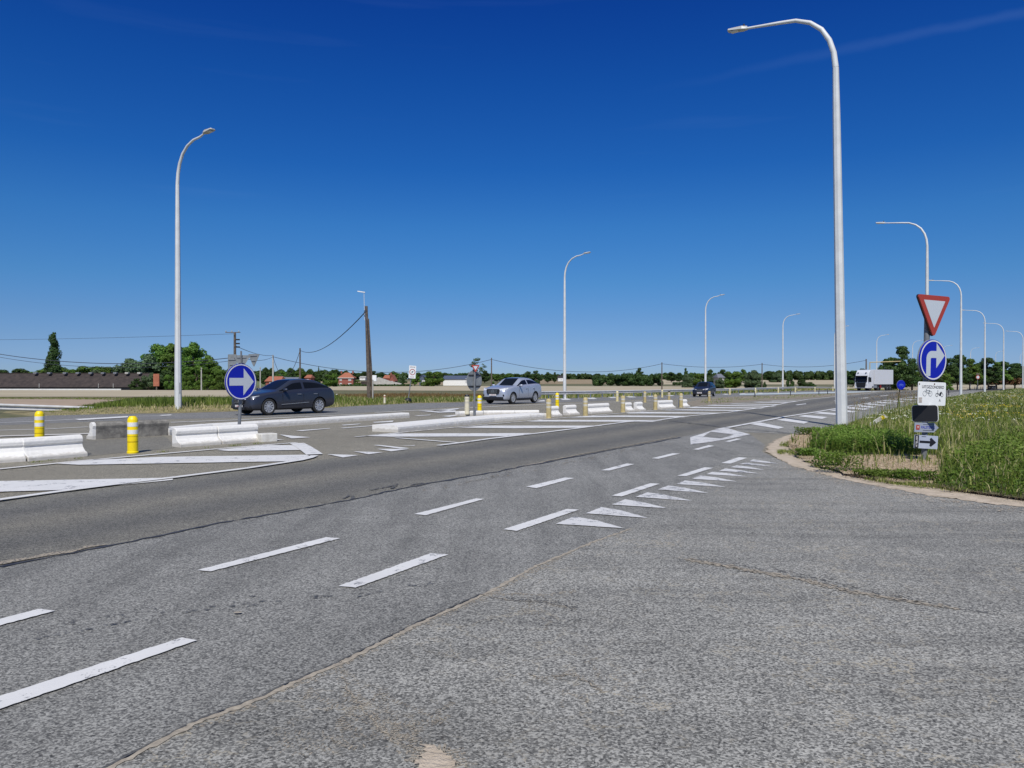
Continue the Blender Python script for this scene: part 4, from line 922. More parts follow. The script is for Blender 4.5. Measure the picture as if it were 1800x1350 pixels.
# fallen board in the grass, kilometre markers
b = at(1541, 757); o = empty('fallen_marker', b+Vector((0, 0, .30)), 0, 'weathered white roadside marker board leaning over in the tall grass behind the post', 'marker board')
o.rotation_euler = (R(20), R(52), 0)
MB().box((0, 0, .0), (.12, .04, .60)).build('board', M['cream_conc'], o, bevel=.01); MB().box((0, -.0215, .20), (.122, .006, .10)).build('yellow_band', M['yellow'], o)
b = at_y(676, 47.5); b.z = .2; o = empty('kilometre_marker', b, 0, 'small cream and orange marker in far grass between wooden pole and zone sign', 'marker post')
MB().lathe([(.07, -.1), (.065, .25), (.06, .38), (.03, .41)], 12).build('post', M['cream'], o, smooth='auto'); MB().lathe([(.067, .26), (.064, .33)], 12).build('orange_band', M['tile_or'], o)
b = at_y(592, 60); b.z += .15; o = empty('kilometre_marker', b, 0, 'small white roadside marker in the far grass just right of the dark grey car', 'marker post')
MB().box((0, 0, .2), (.12, .05, .45)).build('post', M['plate_white'], o, bevel=.01); MB().box((0, 0, .3), (.125, .056, .1)).build('reflector', M['black'], o)

# ------------------------------------------------------------ utility poles and wires
TOPS = {}
def upole(key, px, Y, ty, label, r=.14, lean=0, m='wood', cross=0):
    b = at_y(px, Y); H = z_at(ty, Y)-b.z
    o = empty('utility_pole', b, 0, label, 'utility pole', 'wooden poles carrying overhead cables')
    tx = lean/FPX*Y; MB().tube([(0, 0, -.4), (0, 0, 0), (tx, 0, H)], [r*1.1, r*1.1, r*.75], 10).build('pole', M[m], o, smooth='auto')
    MB().box((tx, -.1, H-.35), (.06, .12, .1)).build('insulator', M['black'], o)
    TOPS[key] = Vector((b.x+tx, b.y, b.z+H-.35)); return o, H, tx
o, H, tx = upole('A', 649, 55, 538, 'tall weathered wooden pole with strut and small lamp, right of dark grey car', .135, -5)
MB().tube([(.24, .16, -.3), (.24, .16, 0), (tx+.12, .05, H-.9)], [.085, .085, .07], 10).build('strut', M['wood'], o, smooth='auto')
MB().tube([(tx-.12, 0, H-1.0), (tx-.16, 0, H+.75), (tx-.16, 0, H+.98)], .018, 8).build('lamp_rod', M['mast'], o)
MB().prism([(-.06, 0), (-.05, .07), (.05, .07), (.06, 0)], (tx-.62, 0, H+1.02), (tx-.08, 0, H+.94)).build('lamp_head', M['mast'], o)
MB().tube([(tx-.12, -.05, H-.3), (tx-.16, -.05, H-.6), (tx+.05, -.1, H-1.0), (tx+.1, -.16, H-1.6), (.1, -.16, 3)], .02, 6).build('cable_loop', M['wire'], o)
MB().box((.36, .1, 1.75), (.30, .12, .42)).build('meter_box', M['plate_white'], o, bevel=.01); MB().box((.26, .0, .95), (.07, .06, 1.4)).build('conduit', M['wallg'], o)
o, H, tx = upole('B', 413, 78, 584, 'pale concrete pole with insulators on top, above the grey sign backs', .15, m='wood')
MB().box((-.2, 0, H-.02), (1.5, .08, .07)).build('crossarm', M['wood'], o)
for dz in (.75, 1.15, 1.5): MB().box((.28, 0, H-dz), (.42, .12, .14)).build('insulator', M['black'], o)
for dx_ in (-.9, -.3, .4): MB().lathe([(.04, H+.02), (.06, H+.08), (.04, H+.16)], 8, Matrix.Translation((dx_, 0, 0))).build('insulator', M['wallg'], o)
upole('C', 480, 150, 624, 'grey utility pole with a small cap, right of the round arrow sign', .17, m='wallg')
upole('D', 527.5, 120, 612, 'slender utility pole rising behind the roof of the dark grey car', .14)
upole('K', 457.5, 170, 645, 'short thin pale pole between the arrow sign and the dark grey car', .13, m='wallg')
upole('L', 354, 150, 646, 'short pale pole in front of the left tree group', .13, m='wallg')
upole('E', 864, 165, 629, 'thin utility pole behind the silver car', .15)
upole('F', 1163.5, 200, 637, 'thin dark utility pole left of the dark blue estate car', .16)
upole('G', 1339.5, 215, 638, 'thin utility pole right of the dark blue estate car, among the bushes', .16)
upole('H', 1522.5, 200, 631, 'dark utility pole top showing above the white truck cab', .2)
upole('I', -8, 90, 616, 'utility pole just outside the left frame edge', .15)
def wire(a0, b0, sag, label, r=.03, dz=0, dz2=None):
    n = 18; dz2 = dz if dz2 is None else dz2; P = []
    A, B = a0+Vector((0, 0, dz)), b0+Vector((0, 0, dz2))
    for i in range(n+1):
        t = i/n; p = A.lerp(B, t); p.z -= sag*4*t*(1-t); P.append(p-A)
    o = MB().tube(P, r, 6).build('cable', M['wire'], smooth='auto'); o.location = A
    tag(o, label, 'cable', 'overhead cables')
wire(TOPS['A'], TOPS['D'], 1.3, 'thick sagging cable between the tall wooden pole and the slender pole', .035)
wire(TOPS['D'], TOPS['C'], 4.0, 'deeply sagging cable between the slender pole and the grey capped pole', .04)
wire(TOPS['B'], TOPS['C'], .4, 'cable from the insulator pole to the grey capped pole, upper one', .03, -1.0, .3)
wire(TOPS['B'], TOPS['C'], .6, 'cable from the insulator pole to the grey capped pole, lower one', .03, -2.0, .0)
wire(TOPS['C'], TOPS['E'], 2.9, 'very long cable crossing behind the tall wooden pole above the houses', .045, 0, 0)
wire(TOPS['E'], TOPS['F'], 2.4, 'cable crossing behind the second far-side lamp', .045)
wire(TOPS['F'], TOPS['G'], .9, 'cable passing behind the lamp above the dark blue estate car', .045)
wire(TOPS['G'], TOPS['H'], 1.2, 'cable running right to the pole above the white truck', .045)
wire(TOPS['I'], TOPS['B'], .9, 'darker cable across the sky above the barn roof', .035, 0, -2.2)
wire(TOPS['I'], TOPS['B'], 1.0, 'second lower cable above the barn roof', .022, -.35, -2.5)
wire(TOPS['I'], TOPS['B'], .1, 'faint high cable at the upper left, level with the poplar top', .014, 1.6, .2)
# yellow height gantry
b = at_y(1529, 175); o = empty('height_gantry', b, 0, 'yellow height-limit gantry above the white truck trailer', 'gantry')
H = z_at(637, 175)-b.z; L = (1583-1529)/FPX*175
MB().tube([(0, 0, -.3), (0, 0, H)], .10, 8).build('post', M['tan'], o); MB().tube([(0, 0, H), (L, 0, H+.25)], .11, 8).build('beam', M['tan'], o)
# ------------------------------------------------------------ cars
M['gun'] = nm('dark_grey_metallic_paint', (.042, .047, .066), rough=.30, metal=.45, coat=.45)
M['silver'] = nm('silver_metallic_paint', (.42, .45, .52), rough=.35, metal=.35, coat=.8)
M['navy'] = nm('dark_navy_paint', (.010, .012, .026), rough=.4, metal=0, coat=.4)
M['cglass'] = nm('tinted_car_glass', (.006, .007, .009), rough=.05, spec=.22)
M['tyre'] = nm('tyre_rubber', (.014, .014, .014), (.028, .028, .026), 20, .85)
M['rim'] = nm('alloy_rim', (.50, .51, .53), rough=.3, metal=.5)
M['lamp'] = nm('headlight_glass', (.75, .77, .8), rough=.12, coat=1)
M['chrome'] = nm('chrome', (.55, .56, .58), rough=.18, metal=.8)
M['redlamp'] = nm('tail_light', (.25, .01, .01), rough=.2)
M['plate'] = nm('number_plate', (.62, .62, .60), rough=.5)
M['clad'] = nm('black_cladding', (.02, .02, .022), rough=.55)
M['skin'] = nm('driver_skin', (.30, .18, .12), rough=.6)
def car(label, cat, paint, st, wheels, wr, W, wheel_w=.23, group=None, cladding=False):
    """st rows: x, halfw, zbottom, belt, roofz, roofhalf, kind ('b' body, 'w' windshield start, 'c' cabin, 'p' pillar, 'r' rear glass start)"""
    root = empty('car', (0, 0, 0), 0, label, cat, group)
    bm = bmesh.new(); rings = []; NK = 11
    def half(s):
        x, w_, zb, zbelt, zr, rw, _ = s; mid = zb+(zbelt-zb)*.55
        tall = zr-zbelt > .18
        lo = .035 if tall else .012
        k = [(0, zb), (w_*.80, zb), (w_*.955, zb+.05), (w_, zb+(zbelt-zb)*.32), (w_*1.0, mid), (w_*.975, zbelt-.05), (w_*.945, zbelt)]
        if tall: k += [(w_*.93, zbelt+.03), (rw+.035, zr-.10), (rw-.01, zr-.045), (rw*.86, zr-.008), (0, zr+.012)]
        else: k += [(w_*.90, zbelt+(zr-zbelt)*.35), (w_*.86, zbelt+(zr-zbelt)*.6), (w_*.76, zbelt+(zr-zbelt)*.85), (w_*.62, zr), (0, zr+.015)]
        return k
    for s in st:
        h = half(s); ring = [bm.verts.new((s[0], y, z)) for y, z in h]+[bm.verts.new((s[0], -y, z)) for y, z in h[-2:0:-1]]
        rings.append(ring)
    n = len(rings[0]); NH = 12
    for i in range(len(rings)-1):
        kd = st[i][6]
        for k in range(n):
            k2 = (k+1) % n; f = bm.faces.new((rings[i][k], rings[i+1][k], rings[i+1][k2], rings[i][k2]))
            kk = k if k < NH-1 else n-1-k       # mirrored row index
            if kd in ('w', 'r') and kk == 10: f.material_index = 1
            elif kd in ('w', 'c', 'r') and kk == 7: f.material_index = 2 if kd == 'c' else (2 if kd == 'w' else 2)
            elif kd == 'r' and kk in (9,): f.material_index = 1
            elif kk <= 1 or (cladding and kk == 2): f.material_index = 3
    bm.faces.new(rings[0]); bm.faces.new(rings[-1][::-1])
    bmesh.ops.recalc_face_normals(bm, faces=bm.faces)
    me = bpy.data.meshes.new('body'); bm.to_mesh(me); bm.free()
    for m_ in (paint, M['cglass'], M['cglass'], M['clad'], M['black']): me.materials.append(m_)
    tmp = bpy.data.objects.new('tmp', me); COL.objects.link(tmp)
    sub = tmp.modifiers.new('s', 'SUBSURF'); sub.levels = 2; sub.render_levels = 2
    cm = MB()
    for wx in wheels:
        for sy in (-1, 1): cm.lathe([(wr*1.13, W-.32), (wr*1.13, W+.4)], 40, Matrix.Translation((wx, 0, wr)) @ Matrix.Rotation(-sy*math.pi/2, 4, 'X'))
    cut = cm.build('cut', M['black']); bo = tmp.modifiers.new('b', 'BOOLEAN'); bo.object = cut; bo.operation = 'DIFFERENCE'; bo.solver = 'EXACT'
    dg = bpy.context.evaluated_depsgraph_get(); dg.update()
    nme = bpy.data.meshes.new_from_object(tmp.evaluated_get(dg))
    bpy.data.objects.remove(tmp); bpy.data.objects.remove(cut)
    bm = bmesh.new(); bm.from_mesh(nme)
    for f in bm.faces:                       # inside of the wheel arches
        c = f.calc_center_median()
        for wx in wheels:
            d = math.hypot(c.x-wx, c.z-wr)
            if d < wr*1.135 and (abs(c.y) < W-.01) and (abs(d-wr*1.13) < .012 and abs(f.normal.y) < .3 or abs(abs(c.y)-(W-.32)) < .01): f.material_index = 4
    def split(idx, name, mat):
        sel = [f for f in bm.faces if f.material_index == idx]
        seen = set(); comps = []
        for f in sel:
            if f in seen: continue
            st_ = [f]; seen.add(f); comp = []
            while st_:
                g_ = st_.pop(); comp.append(g_)
                for e in g_.edges:
                    for h_ in e.link_faces:
                        if h_.material_index == idx and h_ not in seen: seen.add(h_); st_.append(h_)
            comps.append(comp)
        for comp in comps:
            if len(comp) < 3: continue
            vm = {}; mb = MB()
            for f in comp:
                for v in f.verts:
                    if v not in vm: vm[v] = len(mb.v); mb.v.append(tuple(v.co+v.normal*.004))
                mb.f.append([vm[v] for v in f.verts])
            cx_ = sum(v[0] for v in mb.v)/len(mb.v); cy_ = sum(v[1] for v in mb.v)/len(mb.v)
            nm_ = name if name != 'glass' else ('windscreen' if cx_ < 2.2 else 'rear_window')
            o = mb.build(nm_, mat, root, smooth=True)
        # the body keeps a dark face under the glass
    split(1, 'glass', M['cglass']); split(2, 'side_window', M['cglass'])
    bmesh.ops.triangulate(bm, faces=[f for f in bm.faces if len(f.verts) > 4]); bm.to_mesh(nme); bm.free()
    nme.shade_smooth(); nme.set_sharp_from_angle(angle=R(38)); nme.name = 'body'
    o = bpy.data.objects.new('body', nme); COL.objects.link(o); o.parent = root
    # wheels
    first = None
    for wx in wheels:
        for sy in (-1, 1):
            T = Matrix.Translation((wx, sy*(W-.02), wr)) @ Matrix.Rotation(-sy*math.pi/2, 4, 'X')
            ty = MB().lathe([(wr*.68, -wheel_w), (wr*.95, -wheel_w), (wr, -wheel_w*.85), (wr, -.03), (wr*.94, .0), (wr*.72, .0), (wr*.70, -.02), (wr*.68, -.05)], 32, T).build('wheel', M['tyre'], root, smooth='auto')
            rm = MB().lathe([(wr*.70, -.06), (wr*.70, -.005), (wr*.64, -.005), (wr*.63, -.05)], 32, T)
            for k in range(5):
                for dk in (-.16, .16):
                    a0 = 2*math.pi*k/5+dk; a1 = 2*math.pi*k/5+dk*2.0
                    p0 = Vector((math.cos(a0)*.045, math.sin(a0)*.045, -.02)); p1 = Vector((math.cos(a1)*wr*.66, math.sin(a1)*wr*.66, -.015))
                    q = (p1-p0).normalized().cross(Vector((0, 0, 1)))*.022
                    rm.add([p0-q, p0+q, p1+q*1.5, p1-q*1.5, p0-q+Vector((0, 0, -.03)), p0+q+Vector((0, 0, -.03)), p1+q*1.5+Vector((0, 0, -.03)), p1-q*1.5+Vector((0, 0, -.03))], [(0, 1, 2, 3), (0, 4, 5, 1), (3, 2, 6, 7), (1, 5, 6, 2), (0, 3, 7, 4), (4, 7, 6, 5)], T)
            rm.lathe([(.07, -.04), (.065, -.008), (.02, -.004)], 16, T)
            rm.build('rim', M['rim'], ty, smooth='auto')
            MB().lathe([(wr*.66, -.085), (wr*.66, -.08)], 24, T).build('brake_disc', M['black'], ty)
    return root
def place_car(root, near_wheel_px, near_wheel_Y, dirv, wx, W, zoff=0):
    """dirv: from the front of the car to its rear, as seen on the ground; the left flank faces the camera"""
    d = Vector((*dirv, 0)).normalized(); p = at_y(near_wheel_px, near_wheel_Y)
    side = Vector((d.y, -d.x, 0))                  # towards the camera
    o = p-d*wx-side*W
    root.location = (o.x, o.y, terr(p.y)+.03+zoff); root.rotation_euler = (0, 0, math.atan2(d.y, d.x))
# coupe-shaped dark grey car; local x to the rear, near side is local -y
def extras(root, W, H, mir_x, belt, fw, spec, lampz, grz, L, gs=1.0):
    for sy in (-1, 1):
        mo = MB().lathe([(.02, -.12), (.085, -.09), (.1, 0), (.09, .08), (.03, .12)], 12, Matrix.Translation((mir_x, sy*(W+.09), belt+.09)) @ Matrix.Rotation(math.pi/2, 4, 'X') @ Matrix.Diagonal((.8, .75, 1, 1))).build('mirror', spec['paint'], root, smooth=True)
        MB().box((mir_x, sy*(W-.01), belt+.03), (.08, .14, .035)).build('mirror_stalk', M['black'], mo)
        for hx in spec['handles']: MB().box((hx, sy*(W-.005), belt-.115), (.2, .045, .028)).build('door_handle', spec['hm'], root, bevel=.008)
        # door shut lines as thin dark strips
        for dx_ in spec['doors']: MB().box((dx_, sy*(W-.005), belt-.36), (.010, .012, .5)).build('door_gap', M['black'], root)
        MB().box((spec['sill'][0], sy*(W-.012), .31), (spec['sill'][1], .05, .10)).build('sill_cladding', M['clad'], root, bevel=.02)
        if spec.get('strip'): MB().prism([(-.01, 0), (.01, 0), (.01, .022), (-.01, .022)], (spec['sill'][0]-.75, sy*(W+.004), .43), (spec['sill'][0]+.75, sy*(W+.004), .50)).build('crease_strip', M['chrome'], root)  # pale strip along the rising lower crease of the flank
        hl = MB().add([(.02+.0, sy*fw*.52, lampz-.02), (.02, sy*fw*.55, lampz+.05), (.19, sy*(fw+.10), lampz+.12), (.42, sy*(fw+.165), lampz+.15), (.40, sy*(fw+.172), lampz+.08), (.16, sy*(fw+.10), lampz-.03)], [(0, 1, 2, 5), (5, 2, 3, 4)])
        h = hl.build('headlight', M['lamp'], root); sm = h.modifiers.new('t', 'SOLIDIFY'); sm.thickness = .06; sm.offset = 0
        MB().box((.10, sy*fw*.92, grz-.27), (.14, .30, .13)).build('fog_light', M['black'], root, bevel=.02)
        MB().box((L-.16, sy*(fw*.88), belt-.12), (.3, .22, .10)).build('tail_light', M['redlamp'], root, bevel=.03)
    g = MB().plate([(-fw*.5, -.13), (fw*.5, -.13), (fw*.58, .04), (fw*.52, .11), (-fw*.52, .11), (-fw*.58, .04)], -.06, .06)
    g.v = [(x*gs, y, z*(1+(gs-1)*1.4)) for x, y, z in g.v]; gr = g.build('grille', M['black'], root, bevel=.01); gr.location = (.0, 0, grz); gr.rotation_euler = (0, 0, -math.pi/2)
    for k in range(3): b_ = MB().box((0, -.064, -.08+.07*k), (fw*1.0, .008, .014)).build('grille_bar', M['chrome'], gr)
    MB().box((-.055, 0, grz-.235), (.02, .52, .115)).build('number_plate', M['plate'], root)
    text_obj_np(root, (-.067, 0, grz-.235))
    MB().box((.0, 0, .30), (.14, fw*1.25, .12)).build('lower_intake', M['black'], root, bevel=.02)
    return gr
def text_obj_np(root, loc):
    t = text_obj(root, 'plate_text', '1-ABC-234', .085, 0, 0, 0, M['sign_red']); t.location = loc; t.rotation_euler = (0, 0, -math.pi/2)
def st_coupe(L, w, H, bh, nose=0.0):
    return [(0.0, w*.66, .30, .58, .70, 0, 'b'), (.05, w*.80, .24, .66, .78, 0, 'b'), (.20, w*.93, .20, .76, .87, 0, 'b'), (.55, w*.99, .19, .87, .95, 0, 'b'), (1.0, w, .19, .94, 1.01, 0, 'b'), (1.30, w, .19, .985, 1.05, 0, 'b'),
            (1.42, w, .19, bh-.02, 1.10, 0, 'w'), (1.55, w, .19, bh-.01, 1.18, w*.84, 'w'), (2.12, w, .19, bh+.01, H-.09, w*.70, 'w'), (2.22, w, .19, bh+.012, H-.045, w*.69, 'c'), (2.60, w, .19, bh+.03, H-.005, w*.675, 'c'), (2.66, w, .19, bh+.032, H-.003, w*.675, 'p'),
            (2.72, w, .19, bh+.034, H, w*.675, 'c'), (3.20, w, .19, bh+.06, H-.012, w*.67, 'c'), (3.50, w*.998, .20, bh+.085, H-.05, w*.665, 'c'), (3.76, w*.995, .20, bh+.105, H-.11, w*.66, 'r'), (4.20, w*.98, .24, bh+.12, bh+.24, w*.67, 'r'), (4.34, w*.97, .28, bh+.10, bh+.175, 0, 'b'),
            (L-.12, w*.95, .30, bh+.0, bh+.09, 0, 'b'), (L-.03, w*.90, .34, bh-.12, bh-.03, 0, 'b'), (L, w*.84, .40, bh-.26, bh-.17, 0, 'b')]
W1 = .91
c1 = car('dark grey metallic coupe SUV driving left, its nose behind the round arrow sign', 'car', M['gun'], st_coupe(4.57, W1, 1.575, 1.0), (.86, 3.58), .355, W1-.01, group=None)
gr = extras(c1, W1, 1.57, 1.62, 1.0, .62, dict(paint=M['gun'], handles=(2.45, 3.35), hm=M['chrome'], doors=(1.55, 2.68, 3.52), sill=(2.22, 1.9), strip=True), .69, .62, 4.57)
MB().plate([(0, -.07), (.045, 0), (0, .07), (-.045, 0)], -.075, -.066).build('badge', M['chrome'], gr)
place_car(c1, 474, 33.4, (.60, .80), .86, W1)
W2 = .99
sc2 = [(x*1.055, w_, zb, b*1.06+(.09 if x < 1.35 else .03), r*1.06+(.09 if x < 1.35 else 0), rw, k) for x, w_, zb, b, r, rw, k in st_coupe(4.60, W2, 1.62, 1.04)]
c2 = car('silver grey coupe SUV with a star badge driving toward the median, beside the guard rail', 'car', M['silver'], sc2, (.93, 3.83), .375, W2-.01)
gr = extras(c2, W2, 1.73, 1.72, 1.10, .70, dict(paint=M['silver'], handles=(2.6, 3.55), hm=M['silver'], doors=(1.65, 2.83, 3.7), sill=(2.38, 2.0)), .90, .82, 4.85, gs=1.22)
MB().box((-.01, 0, .36), (.16, 1.5, .20)).build('front_skid_plate', M['black'], c2, bevel=.03)
ringpl(gr, 'badge_ring', disc(.10, 20), disc(.082, 20), -.066, M['chrome'])
sm_ = MB()
for a_ in (90, 210, 330): sm_.add([(0, -.07, 0), (.09*math.cos(R(a_)), -.07, .09*math.sin(R(a_))), (.014*math.cos(R(a_+60)), -.07, .014*math.sin(R(a_+60)))], [(0, 1, 2)]).add([(0, -.07, 0), (.09*math.cos(R(a_)), -.07, .09*math.sin(R(a_))), (.014*math.cos(R(a_-60)), -.07, .014*math.sin(R(a_-60)))], [(0, 2, 1)])
sm_.build('badge_star', M['chrome'], gr)
place_car(c2, 903, 50.0, (.52, .855), .93, W2, .0)
W3 = .90
st3 = [(0.0, W3*.7, .30, .62, .74, 0, 'b'), (.06, W3*.85, .24, .72, .84, 0, 'b'), (.3, W3*.97, .2, .85, .94, 0, 'b'), (.9, W3, .2, .96, 1.02, 0, 'b'), (1.2, W3, .2, 1.0, 1.08, 0, 'w'), (1.35, W3, .2, 1.01, 1.19, W3*.84, 'w'), (1.9, W3, .2, 1.03, 1.52, W3*.72, 'w'), (2.05, W3, .2, 1.03, 1.58, W3*.71, 'c'), (2.5, W3, .2, 1.05, 1.61, W3*.70, 'p'), (2.57, W3, .2, 1.05, 1.61, W3*.70, 'c'), (3.3, W3, .2, 1.07, 1.59, W3*.69, 'p'), (3.38, W3, .2, 1.07, 1.58, W3*.69, 'c'), (3.95, W3*.98, .22, 1.07, 1.5, W3*.68, 'r'), (4.2, W3*.96, .25, 1.05, 1.20, W3*.74, 'r'), (4.3, W3*.94, .3, .98, 1.08, 0, 'b'), (4.4, W3*.85, .4, .8, .88, 0, 'b')]
c3 = car('dark navy blue car driving left in front of a street lamp in the middle distance', 'car', M['navy'], st3, (.82, 3.45), .33, W3-.01)
extras(c3, W3, 1.6, 1.5, 1.03, .64, dict(paint=M['navy'], handles=(2.3, 3.1), hm=M['navy'], doors=(1.45, 2.53, 3.3), sill=(2.15, 1.9)), .76, .66, 4.4)
place_car(c3, 1247.5, 83.0, (.45, .89), .82, W3)
b = at_y(1742, 260); c4 = empty('car', (0, 0, 0), 0, 'far small dark car below the roadside trees, near the small round red-edged sign', 'car')
MB().prism([(-.8, .3), (-.85, .9), (-.6, 1.4), (.6, 1.4), (.85, .9), (.8, .3)], (0, 0, 0), (4.2, 0, 0)).build('body', M['navy'], c4, bevel=.15)
MB().prism([(-.8, .95), (-.66, 1.35), (.66, 1.35), (.8, .95)], (.9, 0, .01), (3.4, 0, .01)).build('windows', M['cglass'], c4); MB().box((-.02, .45, .75), (.1, .3, .18)).build('headlight', M['lamp'], c4); MB().box((-.02, -.45, .75), (.1, .3, .18)).build('headlight', M['lamp'], c4)
for wx in (.8, 3.4):
    for sy in (-.72, .72): MB().lathe([(.32, -.1), (.32, .1)], 16, Matrix.Translation((wx, sy, .32)) @ Matrix.Rotation(math.pi/2, 4, 'X')).build('wheel', M['tyre'], c4)
c4.location = b; c4.rotation_euler = (0, 0, R(50))

# ------------------------------------------------------------ truck
M['tw'] = nm('white_truck_paint', (.60, .61, .63), rough=.4, coat=.3)
tr = empty('truck', (0, 0, 0), 0, 'white articulated box truck approaching in the far lane, at the right', 'truck')
MB().add([(x, y*1.24, z) for x, z in ((.05, .45), (.0, 1.3), (.22, 2.6), (.55, 3.35), (1.0, 3.85), (2.35, 3.95), (2.35, .8), (1.75, .8), (1.7, .45)) for y in (-1, 1)],
   [tuple(range(0, 18, 2)), tuple(range(1, 18, 2))[::-1]]+[(2*i, 2*i+1, (2*i+3) % 18, (2*i+2) % 18) for i in range(9)]).build('cab', M['tw'], tr, bevel=.07)
MB().add([(-.02+.00, -1.12, 1.62), (-.02, 1.12, 1.62), (.19, 1.12, 2.62), (.19, -1.12, 2.62)], [(0, 1, 2, 3)]).add([(.02, -1.12, 1.62), (.02, 1.12, 1.62), (.24, 1.12, 2.62), (.24, -1.12, 2.62)], [(0, 3, 2, 1)]).build('windscreen', M['cglass'], tr)
MB().box((.12, 0, 2.72), (.5, 2.3, .16)).build('sun_visor', M['black'], tr, bevel=.03)
MB().add([(-.06, -.80, .6), (-.06, .80, .6), (-.06, .95, 1.55), (-.06, -.95, 1.55), (.1, -.80, .6), (.1, .80, .6), (.1, .95, 1.55), (.1, -.95, 1.55)], [(0, 1, 2, 3), (4, 7, 6, 5), (0, 4, 5, 1), (3, 2, 6, 7), (0, 3, 7, 4), (1, 5, 6, 2)]).build('grille', M['black'], tr)
for z in (.85, 1.1, 1.35): MB().box((-.07, 0, z), (.03, 1.6, .05)).build('grille_bar', M['clad'], tr)
for sy in (-1, 1):
    MB().box((-.03, sy*.98, .62), (.16, .36, .2)).build('headlight', M['lamp'], tr, bevel=.03)
    MB().box((.95, sy*1.245, 2.05), (.85, .03, .85)).build('side_window', M['cglass'], tr)
    MB().box((.25, sy*1.42, 2.15), (.12, .26, .8)).build('mirror', M['black'], tr, bevel=.04)
    MB().box((.4, sy*.75, 3.35), (.2, .22, .12)).build('roof_lamp', M['black'], tr, bevel=.02)
    MB().box((2.9, sy*1.0, .75), (1.6, .4, .5)).build('fuel_tank', M['steel'], tr, bevel=.05)
MB().box((6.3, 0, 2.55), (7.2, 2.5, 2.8)).build('trailer_box', M['tw'], tr, bevel=.03)
MB().box((6.2, 0, 1.02), (7.0, 1.1, .25)).build('chassis', M['black'], tr)
for sy in (-1, 1):
    MB().box((6.1, sy*1.2, .75), (1.6, .06, .5)).build('side_guard', M['black'], tr)
    MB().box((5.0, sy*1.2, .75), (.4, .1, .5)).build('red_box', M['redlamp'], tr)
for wx in (1.2, 4.1, 7.6, 8.8):
    for sy in (-1, 1):
        T = Matrix.Translation((wx, sy*1.2, .5)) @ Matrix.Rotation(-sy*math.pi/2, 4, 'X')
        w_ = MB().lathe([(.3, -.32), (.5, -.32), (.5, -.03), (.46, 0), (.3, 0)], 22, T).build('wheel', M['tyre'], tr); MB().lathe([(.3, -.05), (.29, -.01), (.12, -.08), (.1, .02)], 18, T).build('rim', M['steel'], w_)
p = at_y(1513.5, 144); tr.location = p+Vector((0, 0, .03)); tr.rotation_euler = (0, 0, R(38))

# ------------------------------------------------------------ buildings
def walls(mb, x0, x1, y0, y1, h, z=-.6): mb.box(((x0+x1)/2, (y0+y1)/2, (h+z)/2), (x1-x0, y1-y0, h-z))
def window(parent, x, z, w_, h_, y=0, frame='wallw'):
    f = MB().box((x, y-.03, z), (w_+.2, .08, h_+.2)).build('window', M[frame], parent); MB().box((x, y-.08, z), (w_, .05, h_)).build('pane', M['blind'], f); return f
# long low barn at the left
YB = 245; b = at_y(120, YB); x0 = (-60-120)/FPX*YB; x1 = (252-120)/FPX*YB; b.z = z_at(686.6, YB)
o = empty('barn', b, 0, 'long low barn with a dark weathered tiled roof and roof vents, across the left field', 'barn')
ez, rz_ = z_at(680, YB)-b.z, z_at(656, YB+6)-b.z
mb = MB(); walls(mb, x0+.8, x1-1.2, 0, 12, ez); mb.build('wall', M['black'], o)
MB().box(((x0+x1)/2-3, -.2, .30), (x1-x0-8, .1, .55)).build('white_plinth', M['wallw'], o)
rf = MB().add([(x0, -.35, ez-.05), (x1, -.35, ez-.05), (x1, 6, rz_), (x0, 6, rz_), (x0, 13.2, ez-.1), (x1, 13.2, ez-.1), (x0, -.35, ez-.15), (x1, -.35, ez-.15), (x0, 13.2, ez-.35), (x1, 13.2, ez-.35)], [(0, 1, 2, 3), (3, 2, 5, 4), (0, 3, 4, 8, 6), (1, 7, 9, 5, 2), (0, 6, 7, 1), (6, 8, 9, 7), (4, 5, 9, 8)]).build('roof', M['tile_dk'], o)
MB().box(((x0+x1)/2, 6, rz_+.03), (x1-x0, .5, .16)).build('ridge', M['tile_dk'], rf)
for px in (47, 72, 100, 123, 146, 168, 190, 211, 233):
    MB().box(((px-120)/FPX*YB, 4.6, rz_+.0), (1.1, 1.2, .55)).build('roof_vent', M['slate' if px < 200 else 'wallg'], rf, bevel=.1)
for px in (70, 174, 200): MB().box(((px-120)/FPX*YB, -.3, 1.6), (.15, .15, 1.3)).build('post', M['wallg'], o)
